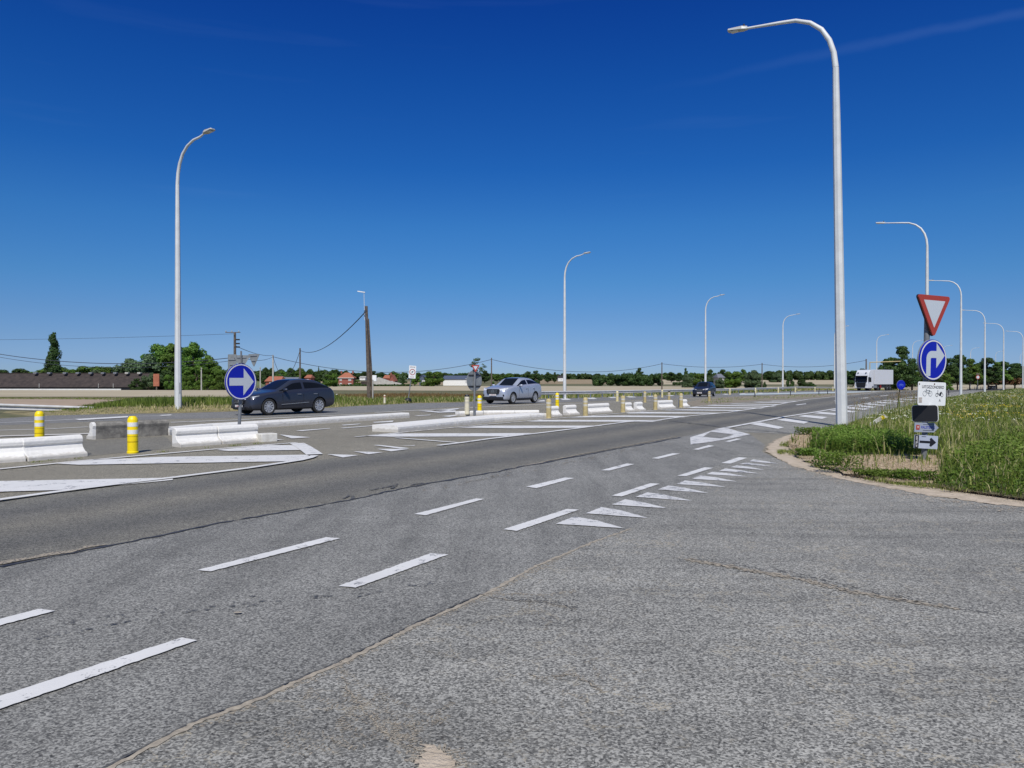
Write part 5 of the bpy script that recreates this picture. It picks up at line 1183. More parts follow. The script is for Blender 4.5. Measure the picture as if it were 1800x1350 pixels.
# small orange board behind
b = at_y(275, 200); o = empty('orange_panel', b, 0, 'small orange-red tiled gable standing in front of the left tree group', 'shed'); 
MB().box((0, 0, z_at(668, 200)-b.z), (1.5, .4, 3.2)).build('panel', M['tile_or'], o); MB().box((0, .1, 1.0), (.25, .25, 2.4)).build('post', M['wood'], o)
def house(px0, px1, Y, ey, ry, by, label, wall, roof, hip=0, depth=8, wins=(), chim=(), gable_front=False, cat='house'):
    pc = (px0+px1)/2; b = at_y(pc, Y); b.z = z_at(by, Y); o = empty('house', b, 0, label, cat)
    hw = (px1-px0)/2/FPX*Y; ez, rz_ = z_at(ey, Y)-b.z, z_at(ry, Y)-b.z
    mb = MB(); walls(mb, -hw, hw, 0, depth, ez)
    if gable_front: mb.add([(-hw, 0, ez), (hw, 0, ez), (0, 0, rz_-.1), (-hw, depth, ez), (hw, depth, ez), (0, depth, rz_-.1)], [(0, 1, 2), (3, 5, 4)])
    mb.build('wall', wall, o); e = .4
    if gable_front: V = [(-hw-e, -e, ez-.2), (0, -e, rz_), (0, depth+e, rz_), (-hw-e, depth+e, ez-.2), (hw+e, -e, ez-.2), (hw+e, depth+e, ez-.2)]; F = [(0, 1, 2, 3), (1, 4, 5, 2)]
    else: V = [(-hw-e, -e, ez-.1), (hw+e, -e, ez-.1), (hw-hip, depth/2, rz_), (-hw+hip, depth/2, rz_), (-hw-e, depth+e, ez-.1), (hw+e, depth+e, ez-.1)]; F = [(0, 1, 2, 3), (3, 2, 5, 4), (0, 3, 4), (1, 5, 2)]
    rf = MB().add(V, F).build('roof', roof, o); md = rf.modifiers.new('t', 'SOLIDIFY'); md.thickness = .25; md.offset = 0
    for cx_ in chim: MB().box((cx_, depth/2, rz_+.3), (.8, .8, 1.8)).build('chimney', M['brick'], rf)
    for x, z, w_, h_ in wins: window(o, x, z, w_, h_)
    return o
h1 = house(595, 621, 480, 664, 655.2, 679, 'red brick house with a hipped orange roof, left of the tall wooden pole', M['brick'], M['tile_or'], hip=3.2, wins=((-3.2, 4.1, 1.2, 1.2), (2.4, 4.1, 1.6, 1.3), (-3.2, 1.3, 1.2, 1.3), (2.4, 1.2, 1.8, 1.3)), chim=(-3.6, 3.6))
MB().box((0, -.45, z_at(664.4, 480)-z_at(679, 480)), (10.2, .5, .3)).build('gutter', M['wallw'], h1)
house(684, 694, 470, 669, 658.5, 679, 'brown brick house with a front gable and tiled roof, right of the tall wooden pole', M['brick'], M['tile_or'], wins=((0, 2.6, 1, 1),), gable_front=True, depth=9, chim=(-1.2,))
house(674, 684, 474, 665, 659.5, 679, 'low wing with an orange roof joined left of the gabled brick house', M['brick'], M['tile_or'], hip=.3, wins=((0, 3.0, .9, .9),))
house(467, 493, 300, 670, 662, 676, 'low building with a bright orange roof just above the dark grey car', M['brick'], M['tile_or'], hip=.2, wins=((-1, 1.0, .8, .8), (1.2, 1.0, .8, .8)))
house(494, 521, 305, 668, 663.5, 676, 'low building with a grey roof right of the orange-roofed one', M['wallg'], M['slate'], hip=.1, wins=((0, 1.0, 1.4, .7),))
house(536, 546, 420, 664, 659, 672, 'small distant building with a reddish roof behind the roof of the dark grey car', M['brick'], M['tile_or'], hip=.3, wins=((0, 1.2, .8, .8),))
house(779, 824, 445, 666.5, 660.5, 676, 'long white farm shed with a blue-grey roof, right of the round green tree', M['wallw'], M['blueroof'], hip=.1, depth=14, wins=((9.0-3, 2.2, 1.2, 2.2),), cat='shed')
house(737, 747, 450, 664, 659, 676, 'dark blue gabled shed partly behind the round green tree', M['blueroof'], M['blueroof'], gable_front=True, depth=12, wins=((.8, 1.3, 1.4, 2.2),), cat='shed')
house(1263, 1273, 330, 663.5, 657.5, 674, 'pale house half hidden between the large bushes right of the navy car', M['wallg'], M['slate'], hip=.3, wins=((0, 2, 1, 1),))
house(1098, 1112, 640, 664.5, 660.5, 669, 'small distant white house between far trees right of the second far lamp', M['wallw'], M['slate'], hip=.3, wins=((0, 1, 1, .8),)) if False else house(981, 992, 640, 663.5, 660.3, 669, 'small distant dark-roofed house left of the second far lamp', M['wallw'], M['tile_dk'], hip=.3, wins=((0, 1, 1, .8),))
house(632, 642, 620, 663.5, 661.5, 667, 'tiny white flat building among far trees left of the tall wooden pole', M['wallw'], M['wallg'], hip=.1, wins=((0, .8, 1, .6),))
house(1610, 1625, 300, 662, 656.5, 668, 'small dark house under the roadside trees left of the blue turn sign', M['brick'], M['tile_dk'], hip=.3, wins=((0, 1.2, .8, .8),))
# concrete silage wall
b = at_y(680, 460); b.z = z_at(678, 460); sx_ = lambda px: (px-680)/FPX*460; sz_ = lambda py: z_at(py, 460)-z_at(678, 460)
o = empty('silage_wall', b, 0, 'pale grey sloping concrete silage wall behind the tall wooden pole', 'wall')
MB().plate([(sx_(655), 0), (sx_(707), 0), (sx_(705), sz_(674)), (sx_(684), sz_(669.5)), (sx_(665), sz_(663)), (sx_(657), sz_(667.5))][::-1], 0, 3).build('wall_panel', M['wallg'], o)
MB().plate([(sx_(634), 0), (sx_(655), 0), (sx_(655), sz_(670.5)), (sx_(634), sz_(670.5))][::-1], 1, 4).build('lower_shed', M['tile_dk'], o)
# ------------------------------------------------------------ vegetation
def leaf_mesh(name, P, N, S, tint, mat, aspect=.6):
    """one quad (a leaf or leaf clump) per point"""
    n = len(P); r = np.random.default_rng(int(n+P[:, 0].sum()*10) % 99999)
    N = N/np.maximum(1e-6, np.linalg.norm(N, axis=1, keepdims=True))
    a_ = r.normal(size=(n, 3)); U = np.cross(N, a_); U /= np.maximum(1e-6, np.linalg.norm(U, axis=1, keepdims=True)); V = np.cross(N, U)
    s = S[:, None]; v = np.empty((n, 4, 3)); v[:, 0] = P-U*s; v[:, 1] = P-V*s*aspect+N*s*.12; v[:, 2] = P+U*s; v[:, 3] = P+V*s*aspect+N*s*.12
    me = bpy.data.meshes.new(name); me.vertices.add(4*n); me.vertices.foreach_set('co', v.reshape(-1)); me.loops.add(4*n); me.loops.foreach_set('vertex_index', np.arange(4*n, dtype=np.int32))
    me.polygons.add(n); me.polygons.foreach_set('loop_start', np.arange(0, 4*n, 4, dtype=np.int32)); me.polygons.foreach_set('loop_total', np.full(n, 4, dtype=np.int32))
    at_ = me.attributes.new('tint', 'FLOAT', 'POINT'); at_.data.foreach_set('value', np.repeat(tint, 4).astype(np.float32)); me.update(); me.validate(); me.materials.append(mat); return me
def crown_points(blobs, per, seed, fill=.25):
    r = np.random.default_rng(seed); P, N, T = [], [], []
    for (cx_, cy_, cz_, rx, ry, rz) in blobs:
        k = int(per*(rx*ry*rz)**(2/3)*1.0); d = r.normal(size=(k, 3)); d /= np.linalg.norm(d, axis=1, keepdims=True)
        rad = np.where(r.random(k) < fill, r.random(k)**.5, 1-.22*np.abs(r.normal(size=k))); rad = np.clip(rad, .1, 1.12)*np.where(r.random(k) < .10, 1+.35*r.random(k), 1)
        p = d*rad[:, None]*np.array([rx, ry, rz])+np.array([cx_, cy_, cz_]); P.append(p); N.append(d*1.5+r.normal(size=(k, 3))*.55+np.array([0, 0, .35])); T.append(np.clip(r.normal(.42, .2, k)+r.normal()*.08, 0, 1))
    return np.concatenate(P), np.concatenate(N), np.concatenate(T)
def tree_proto(kind, seed, mat):
    """unit tree: 10 m tall, ~8 m wide"""
    r = random.Random(seed); blobs = []
    if kind == 'round':
        base = 2.4
        for i in range(46):
            t = r.random(); ang = r.uniform(0, 6.28); z = base-.4+t*7.0; rr = 3.3*math.sin(math.pi*min(1, (.22+t*.74)))*r.uniform(.3, 1.0); s = r.uniform(.75, 1.5)*(1-.3*t)
            blobs.append((rr*math.cos(ang), rr*math.sin(ang), min(z, 9.0), s, s, s*.8))
        per, ls = 190, .25
    elif kind == 'bush':
        for i in range(24):
            t = r.random(); ang = r.uniform(0, 6.28); z = .8+t*7.8; rr = 3.6*math.sqrt(max(.05, 1-(z/10)**2))*r.uniform(.3, 1.0); s = r.uniform(1.0, 1.9)*(1-.3*t)
            blobs.append((rr*math.cos(ang), rr*math.sin(ang), z, s, s, s*1.0))
        per, ls = 200, .30
    elif kind == 'column':
        for i in range(34):
            t = i/33; z = .9+t*8.4; ww = 1.35*(1-.42*t**3)*r.uniform(.75, 1.12); s = ww*.62; ang = r.uniform(0, 6.28)
            blobs.append((ww*.42*math.cos(ang), ww*.42*math.sin(ang), z, s, s, s*1.25))
        per, ls = 380, .16
    elif kind == 'sparse':
        for i in range(20):
            t = r.random(); ang = r.uniform(0, 6.28); z = 3.0+t*6.3; rr = 3.4*math.sin(math.pi*min(1, .25+t*.7))*r.uniform(.4, 1.1); s = r.uniform(.4, .95)
            blobs.append((rr*math.cos(ang), rr*math.sin(ang), z, s*1.2, s*1.2, s*.7))
        per, ls = 150, .22
    elif kind == 'plane':      # open layered crown with gaps
        for i in range(62):
            t = r.random(); ang = r.uniform(0, 6.28); z = 2.2+t*7.2; rr = (3.9*math.sin(math.pi*min(1, .30+t*.66)))*r.uniform(.15, 1.05); s = r.uniform(.55, 1.25)*(1-.3*t)
            blobs.append((rr*math.cos(ang), rr*math.sin(ang), z, s*1.25, s*1.25, s*.6))
        per, ls = 230, .24
    elif kind == 'conifer':
        for i in range(30):
            t = i/29; z = .6+t*9.0; ww = 2.6*(1-t)**.8+.25; ang = r.uniform(0, 6.28)
            blobs.append((ww*.45*math.cos(ang), ww*.45*math.sin(ang), z, ww*.6, ww*.6, .7))
        per, ls = 240, .2
    P, N, T = crown_points(blobs, per, seed)
    keep = P[:, 2] > .15; P, N, T = P[keep], N[keep], T[keep]
    rr = np.random.default_rng(seed); S = ls*rr.uniform(.6, 1.25, len(P))
    crown = leaf_mesh('crown', P, N, S, T, mat)
    mb = MB(); H = 7.5 if kind != 'bush' else 4
    tr_ = [(r.uniform(-.12, .12)*z/3, r.uniform(-.12, .12)*z/3, z) for z in (-.3, 0, 1.5, 3.2, 5, H)]; mb.tube(tr_, [.28, .24, .2, .16, .11, .04], 8)
    for (x, y, z, *_s) in blobs[::2]:
        z0 = max(1.2, z*.5); 
        if kind in ('column', 'conifer'): continue
        mb.tube([(0, 0, z0), (x*.45, y*.45, (z0+z)/2+.1), (x, y, z)], [.09, .06, .02], 5)
    tk = mb.build('trunk', M['trunk']); me = tk.data; bpy.data.objects.remove(tk); return crown, me
PRT = {}
for key, kind, seed, mat in (('r1', 'round', 3, 'leaf'), ('r2', 'round', 8, 'leafd'), ('r3', 'round', 15, 'leaf'), ('b1', 'bush', 4, 'leaf'), ('b2', 'bush', 9, 'leafs'), ('b3', 'bush', 12, 'leafd'), ('c1', 'column', 5, 'leafd'), ('s1', 'sparse', 6, 'leafs'), ('p1', 'plane', 7, 'leafd'), ('p2', 'plane', 21, 'leafd'), ('p3', 'plane', 33, 'leaf'), ('k1', 'conifer', 11, 'leafd')):
    PRT[key] = tree_proto(kind, seed, M[mat])
trr = random.Random(77)
def tree(px, Y, ty, wpx, key, label, group=None, name='tree', by=None):
    b = at_y(px, Y)
    if by: b.z = z_at(by, Y)
    H = max(1.0, z_at(ty, Y)-b.z); Wd = wpx/FPX*Y*(2.3 if group == GB_ else 1.25 if group == GC else 1)
    cm_, tm = PRT[key]; o = empty(name, b, trr.uniform(0, 6.28), label, 'bush' if key[0] == 'b' and H < 5 else 'tree', group)
    wu = {'c1': 2.9, 'k1': 4.6}.get(key, 8.6)
    for nm_, me in (('trunk', tm), ('crown', cm_)):
        c = bpy.data.objects.new(nm_, me); COL.objects.link(c); c.parent = o
    o.scale = (Wd/wu*1.12, Wd/wu*1.12, H/9.9)
GA, GB_, GC, GD, GE = 'trees of the group left of the round arrow sign', 'trees behind the long barn', 'roadside trees at the right', 'distant trees beyond the fields', 'bushes beside the far fields'
T = [
 (95, 262, 582, 24, 'c1', 'tall narrow poplar rising behind the long barn', None), (87, 261, 616, 17, 'c1', 'short leafy column clinging to the left side of the poplar', None),
 (3, 300, 648, 20, 'r2', 'dark tree at the left frame edge behind the barn', GB_), (37, 300, 646, 22, 'r2', 'small round tree behind the barn, left of the poplar', GB_), (72, 290, 651, 26, 'b1', 'leafy bush at the left foot of the poplar', GB_), (96, 285, 641, 36, 'r1', 'bushy green tree at the foot of the poplar', GB_),
 (122, 290, 640, 24, 'b2', 'pale green bushy tree just right of the poplar', GB_), (140, 290, 646, 26, 'b1', 'yellow-green tree behind the barn, second right of the poplar', GB_), (158, 292, 640, 26, 'b1', 'green tree behind the barn, midway between poplar and tree group', GB_), (178, 292, 645, 26, 'b2', 'greyish green tree behind the barn, next to the last', GB_), (196, 290, 641, 20, 'b1', 'small pointed tree at the left end of the big tree group', GB_),
 (222, 262, 622, 58, 'b2', 'silvery tree forming the left end of the big tree group', GA), (250, 256, 612, 64, 'b2', 'silvery green tree second from the left in the big group', GA), (278, 268, 599, 76, 'r1', 'broad tall tree in the middle of the big group', GA), (305, 262, 598, 60, 'r1', 'tallest round tree of the big group, behind the left street lamp', GA), (340, 256, 599, 66, 'r3', 'large bright green tree right of the left street lamp', GA), (368, 252, 622, 48, 'r3', 'lower right shoulder tree of the big group', GA), (388, 248, 645, 34, 'b1', 'last low tree of the big group, left of the grey sign backs', GA),
 (300, 248, 640, 60, 'b3', 'dark understorey tree behind the left street lamp mast', GA), (345, 246, 640, 60, 'b1', 'leafy understorey tree right of the left street lamp mast', GA), (262, 240, 650, 30, 'b2', 'grey-green bush beside the right end of the barn roof', GA), (297, 225, 656, 22, 'b1', 'light green bush just left of the left street lamp mast', GA), (328, 225, 657, 20, 'b1', 'light green bush just right of the left street lamp mast', GA), (358, 228, 655, 24, 'b1', 'light green bush behind the short pale pole', GA), (385, 228, 657, 26, 'b1', 'light green bush next to the arrow sign', GA), (240, 236, 664, 26, 'b3', 'dark bush at the right gable of the barn', GA),
 (404, 300, 645, 30, 'r2', 'tree seen behind the arrow sign', GD), (432, 330, 648, 30, 'r2', 'dark tree right behind the grey sign backs', GD), (466, 420, 644, 22, 'r2', 'dark tree above the orange-roofed building', GD), (478, 430, 645, 18, 'r2', 'tree behind the grey capped pole', GD), (497, 430, 650, 22, 'r1', 'green tree above the grey-roofed building', GD), (512, 440, 645, 24, 'r2', 'rounded tree left of the slender pole', GD), (528, 440, 644, 26, 'r1', 'tree directly behind the slender pole', GD), (546, 450, 647, 22, 'r2', 'dark tree right of the slender pole', GD), (560, 455, 644, 8, 'k1', 'thin dark conifer above the rear of the dark grey car', GD), (572, 460, 648, 15, 'b2', 'pale rounded tree left of the brick house', GD),
 (580, 400, 656, 28, 'b1', 'round green bush tree directly left of the brick house', GE), (588, 405, 654, 12, 'b1', 'narrow bush touching the brick house', GE),
 (628, 450, 667, 14, 'b1', 'low bush right of the brick house', GE), (622, 760, 654, 22, 'r2', 'distant tree right of the brick house roof', GD), (640, 760, 652, 24, 'r2', 'distant tree just left of the tall wooden pole', GD), (657, 740, 651, 22, 'r2', 'distant dark tree just right of the tall wooden pole', GD), (670, 720, 653, 20, 'r2', 'distant tree behind the silage wall', GD),
 (691, 600, 651, 26, 'r1', 'green tree behind the gabled brick house', GD), (706, 600, 655, 18, 'b2', 'pale tree right of the gabled brick house', GD), (708, 470, 658.5, 8, 'k1', 'small dark pointed conifer left of the zone sign', GD), (729, 440, 656.5, 22, 'r1', 'green tree right of the zone sign', GD), (762, 430, 650.5, 38, 'b1', 'large round green tree in front of the farm sheds', GD), (782, 560, 654, 16, 'r2', 'dark tree behind the white farm shed', GD),
 (802, 620, 656, 22, 'r2', 'dark tree above the left part of the white farm shed', GD), (820, 620, 655, 22, 'r2', 'dark tree above the right part of the white farm shed', GD), (838, 480, 628, 36, 's1', 'sparse pale tree rising behind the small yield sign', GD), (852, 600, 650, 26, 'r2', 'dark tree left of the utility pole behind the silver car', GD), (866, 200, 669, 9, 'b1', 'small bush beside the utility pole behind the silver car', GE),
 (874, 640, 656, 24, 'r1', 'green tree above the left part of the silver car', GD), (893, 640, 655, 24, 'r1', 'green tree above the bonnet of the silver car', GD), (910, 640, 656, 22, 'r2', 'dark tree above the roof of the silver car', GD), (928, 560, 651.5, 20, 'b3', 'dark dense tree above the rear of the silver car', GD), (942, 555, 650, 22, 'b3', 'largest dark tree right of the silver car roof', GD), (963, 600, 653, 17, 'r2', 'medium tree left of the second far lamp', GD), (975, 600, 653, 11, 'r2', 'narrow tree left of the second far lamp', GD),
 (1124, 640, 645, 19, 'r2', 'round dark tree standing above the hedge, left of the thin dark pole', GD), (1097, 700, 654, 8, 'k1', 'tiny pointed tree above the hedge', GD), (1111, 700, 654, 8, 'k1', 'tiny pointed tree next to the round dark one', GD), (1053, 720, 656, 10, 'r2', 'tiny tree at the left end of the hedge', GD), (1146, 720, 656, 12, 'r2', 'tiny tree at the right end of the hedge', GD),
 (1180, 640, 653, 26, 'r2', 'dark tree right of the thin dark pole', GD), (1206, 620, 645.5, 13, 'b3', 'tall dark tree left of the navy car', GD), (1194, 630, 654, 20, 'r2', 'tree left of the tall dark one near the navy car', GD), (1212, 350, 654, 28, 'b2', 'willow-like bush above the bonnet of the navy car', GE), (1231, 345, 654, 32, 'b1', 'wide bush behind the street lamp above the navy car', GE), (1252, 345, 656, 26, 'b2', 'grey-green bush above the rear of the navy car', GE),
 (1248, 600, 648, 18, 'r2', 'tree behind the lamp above the navy car', GD), (1270, 600, 648, 24, 'r2', 'dark tree above the half hidden pale house', GD), (1263, 300, 661, 20, 'b2', 'grey-green bush in front of the half hidden pale house', GE), (1289, 330, 650, 34, 'b1', 'large bush right of the half hidden pale house', GE), (1306, 600, 647, 18, 'r1', 'yellow-green tree top between the two large bushes', GD), (1321, 325, 646, 38, 'b2', 'largest silvery bush left of the thin pole', GE),
 (1352, 650, 651, 24, 'r2', 'dark tree right of the thin pole', GD), (1366, 640, 652, 22, 'b2', 'pale tree left of the fourth far lamp', GD), (1389, 300, 657, 14, 'b3', 'small dark bush right of the fourth far lamp', GE), (1410, 300, 661, 20, 'b3', 'spreading low bush right of the fourth far lamp', GE), (1425, 305, 671, 24, 'b3', 'flat low shrub mass left of the big near lamp', GE), (1344, 300, 670, 8, 'b3', 'tiny bush by the thin pole', GE), (1317, 400, 652, 14, 'r2', 'small tree above the largest silvery bush', GD),
 (1500, 420, 650, 40, 'r2', 'dark tree just left of the white truck cab', GD), (1478, 460, 655, 30, 'r2', 'dark tree hidden by the big near lamp', GD), (1515, 300, 646, 26, 'r2', 'tree top above the white truck cab', GD),
 (1583, 210, 606, 40, 'p1', 'tall open-crowned roadside tree behind the white truck trailer', GC), (1560, 215, 626, 30, 'p2', 'lower roadside tree left of the tall open-crowned one', GC), (1603, 225, 633, 40, 'p2', 'roadside tree left of the blue turn-right sign', GC), (1583, 240, 650, 60, 'r2', 'low dense tree mass under the tall open-crowned one', GC),
 (1635, 235, 634, 44, 'p3', 'roadside tree behind the blue turn-right sign', GC), (1664, 240, 628, 34, 'p1', 'roadside tree just right of the blue turn-right sign', GC), (1683, 245, 618, 34, 'p2', 'tall roadside tree behind the third right-hand lamp mast', GC), (1705, 250, 630, 34, 'p3', 'roadside tree between the third and fourth right-hand lamps', GC), (1718, 260, 634, 30, 'p2', 'roadside tree above the small round red-edged sign', GC), (1737, 255, 627, 36, 'p1', 'dense tree behind the fourth right-hand lamp', GC), (1752, 265, 636, 30, 'p3', 'tree between the fourth and fifth right-hand lamps', GC), (1766, 270, 631, 34, 'p2', 'tree behind the fifth right-hand lamp', GC), (1784, 280, 637, 34, 'p1', 'tree between the fifth and sixth right-hand lamps', GC), (1803, 290, 639, 36, 'p2', 'tree at the right frame edge', GC),
 (1570, 230, 668, 12, 'b1', 'small green bush behind the white truck trailer', GE), (1665, 215, 667, 16, 'b1', 'small green shrub right of the white UITGEZONDERD plate', GE),
]
for px, Y, ty, wp, key, lb, gp in T: tree(px, Y, ty, wp, key, lb, gp)
def mass(name, segs, seed, mat, label, cat, per=60, ls=.9, kind='stuff'):
    """a far hedge or wood that reads as one mass: segs = (px0, px1, Y, base_y, top_y, depth)"""
    r = random.Random(seed); blobs = []
    for px0, px1, Y, by, ty, dep in segs:
        b0 = z_at(by, Y); H = z_at(ty, Y)-b0; Wd = (px1-px0)/FPX*Y; step = H*.42
        for i in range(int(Wd/step)+1):
            px = px0+(px1-px0)*i*step/Wd; x = (px-CX)/FPX*Y
            for lv in (.25, .55, .8):
                h = H*r.uniform(.8, 1.08); s = H*r.uniform(.22, .34)
                blobs.append((x+r.uniform(-.3, .3)*H, Y+r.uniform(0, dep), b0+h*lv, s*1.2, s*1.2, s))
    P, N, T_ = crown_points(blobs, per, seed, .1)
    S = ls*np.random.default_rng(seed).uniform(.6, 1.3, len(P)); me = leaf_mesh(name, P, N, S, T_, M[mat])
    o = bpy.data.objects.new(name, me); COL.objects.link(o); tag(o, label, cat, kind=kind)
mass('hedge', [(1046, 1164, 455, 677, 658, 5)], 1, 'leafd', 'long dense dark green hedge of trees in the field left of the thin dark pole', 'hedge', 70, .55)
mass('low_hedge', [(578, 722, 430, 680.2, 675.6, 2), (1185, 1205, 420, 677, 671.5, 4)], 2, 'leafd', 'low dark clipped hedge in front of the brick house', 'hedge', 70, .4)
mass('far_wood', [(1345, 1510, 800, 668, 653.5, 12)], 3, 'leafd', 'far dark wood on the horizon left of the white truck', 'wood', 40, 1.2)
mass('far_wood', [(1160, 1350, 850, 669, 657, 10)], 4, 'leafd', 'far wood behind the large bushes right of the navy car', 'wood', 40, 1.2)
mass('far_wood', [(860, 1060, 860, 669, 658, 10)], 5, 'leafd', 'far strip of wood behind the silver car and second far lamp', 'wood', 40, 1.2)
mass('far_wood', [(600, 860, 860, 668, 657, 10)], 6, 'leafd', 'far strip of wood behind the brick houses and farm sheds', 'wood', 40, 1.2)
mass('far_wood', [(420, 600, 700, 669, 652, 12), (-100, 420, 700, 669, 658, 12)], 7, 'leafd', 'far wood behind the buildings above the dark grey car', 'wood', 36, 1.2)
mass('far_wood', [(1540, 1900, 330, 672, 655, 12)], 8, 'leafd', 'dark undergrowth behind the roadside trees at the right', 'wood', 60, .6)
mass('dry_hedge', [(1735, 1800, 262, 676, 664, 3)], 10, 'dock', 'reddish brown hedge right of the far small car', 'hedge', 60, .4)

# grass -------------------------------------------------------------
def in_poly(P, poly):
    x, y = P[:, 0], P[:, 1]; c = np.zeros(len(P), bool); n = len(poly)
    for i in range(n):
        x0, y0 = poly[i]; x1, y1 = poly[(i+1) % n]
        m = ((y0 > y) != (y1 > y)) & (x < (x1-x0)*(y-y0)/((y1-y0)+1e-12)+x0); c ^= m
    return c
def edge_dist(P, line):
    d = np.full(len(P), 1e9)
    for (x0, y0), (x1, y1) in zip(line, line[1:]):
        v = np.array([x1-x0, y1-y0]); L2 = (v**2).sum()+1e-12; t = np.clip(((P-[x0, y0]) @ v)/L2, 0, 1)
        d = np.minimum(d, np.hypot(P[:, 0]-x0-t*v[0], P[:, 1]-y0-t*v[1]))
    return d
def vnoise(P, sc_, seed):
    r = np.random.default_rng(seed); o = np.zeros(len(P)); amp = 1
    for k in range(4):
        a_, b_, c_, d_ = r.uniform(-1, 1, 2)*sc_*2**k, r.uniform(-1, 1, 2)*sc_*2**k, r.uniform(0, 6, 2), 0
        o += amp*np.sin(P @ a_+c_[0]+2*np.sin(P @ b_+c_[1])); amp *= .6
    return o/2.2
def scatter(poly, n, seed, power=1.2, zone=None):
    r = np.random.default_rng(seed); q = np.array(poly); lo, hi = q.min(0), q.max(0); out = []; tot = 0; ymin = max(3, lo[1])
    while tot < n:
        P = r.uniform(lo, hi, (n*4, 2)); P = P[in_poly(P, poly)]; P = P[r.random(len(P)) < (ymin/P[:, 1])**power]
        out.append(P); tot += len(P)
    return np.concatenate(out)[:n]
def terr_np(y):
    xs = np.array([t[0] for t in TB]); zs = np.array([t[1] for t in TB]); return np.interp(y, xs, zs)
def blades(name, P, Z, H, Wd, lean, tint, mat, label, cat, seed=1):
    n = len(P); r = np.random.default_rng(seed); th = r.uniform(0, 2*np.pi, n); u = np.stack([np.cos(th), np.sin(th), np.zeros(n)], 1)
    ld = r.uniform(0, 2*np.pi, n); l = np.stack([np.cos(ld), np.sin(ld), np.zeros(n)], 1)*(lean*H)[:, None]*r.uniform(.2, 1.3, n)[:, None]
    B = np.stack([P[:, 0], P[:, 1], Z], 1); up = np.array([0, 0, 1.0]); w_ = (u*Wd[:, None])/2
    m1 = B+l*.30+up*(H*.55)[:, None]; tp = B+l+up*H[:, None]*np.clip(1-lean[:, None]*.25, .5, 1)
    v = np.stack([B-w_, B+w_, m1+w_*.8, m1-w_*.8, tp], 1).reshape(-1, 3)
    base = np.arange(n)[:, None]*5; loops = np.concatenate([base+[0, 1, 2, 3], base+[3, 2, 4]], 1).reshape(-1).astype(np.int32)
    me = bpy.data.meshes.new(name); me.vertices.add(5*n); me.vertices.foreach_set('co', v.reshape(-1)); me.loops.add(7*n); me.loops.foreach_set('vertex_index', loops)
    st = (np.arange(n)[:, None]*7+[0, 4]).reshape(-1).astype(np.int32); me.polygons.add(2*n); me.polygons.foreach_set('loop_start', st); me.polygons.foreach_set('loop_total', np.tile([4, 3], n).astype(np.int32))
    a_ = me.attributes.new('tint', 'FLOAT', 'POINT'); a_.data.foreach_set('value', np.repeat(np.clip(tint, 0, 1), 5).astype(np.float32)); me.update(); me.validate(); me.materials.append(mat)
    o = bpy.data.objects.new(name, me); COL.objects.link(o); tag(o, label, cat, kind='stuff'); return o
XY = lambda L: [(p.x, p.y) for p in L]
low_edge = XY(PX([(1385, 786), (1400, 804), (1440, 822), (1500, 840), (1578, 853), (1622, 856), (1689, 868), (1800, 884), (2050, 925), (2400, 978), (2900, 1062)]))
up_edge = XY(PX([(1392, 772), (1420, 762), (1475, 754), (1510, 741), (1560, 725), (1610, 713), (1660, 702), (1700, 695), (1760, 688), (1800, 685)]))
right_poly = low_edge+[(30, 5), (90, 60), (70, 92)]+up_edge[::-1]
drape('verge', [[Vector((*p, 0)) for p in right_poly]], .055, M['ground'])
dry = XY(PX([(1385, 786), (1400, 806), (1440, 824), (1500, 841), (1578, 854), (1640, 856), (1655, 830), (1650, 806), (1560, 804), (1490, 806), (1420, 795)]))
dry2 = XY(PX([(1395, 800), (1385, 780), (1400, 768), (1440, 762), (1470, 760), (1478, 768), (1440, 780)]))
allE = low_edge; allU = up_edge
def rh(P, base=.36):
    d1 = edge_dist(P, allE); d2 = edge_dist(P, allU); dr = in_poly(P, dry) | in_poly(P, dry2)
    h = base*np.clip(.25+d1*1.3, 0, 1)*np.clip(.3+d2*.55, .3, 1)*(1+.28*vnoise(P, .9, 3)); h = np.where(dr, h*.5, h); return np.clip(h, .04, .9), dr, d1, d2
P = scatter(right_poly, 210000, 11, 1.15); H, dr, d1, d2 = rh(P)
keep = ~(dr & (np.random.default_rng(4).random(len(P)) < .80+.45*vnoise(P, 2.4, 66))); P, H, dr = P[keep], H[keep], dr[keep]
rg = np.random.default_rng(12); t_ = np.clip(.45+.28*vnoise(P, .8, 8)+.2*rg.normal(size=len(P)), 0, .95); t_ = np.where(rg.random(len(P)) < .14+.10*vnoise(P, .5, 18), 1.0, t_)
blades('tall_grass', P, terr_np(P[:, 1])+.05, H*rg.uniform(.55, 1.25, len(P)), (.008+.0007*P[:, 1])*rg.uniform(.7, 1.4, len(P)), rg.uniform(.15, .7, len(P)), t_, M['grass'], 'tall unmown grass around the near sign post at the right', 'grass', 13)
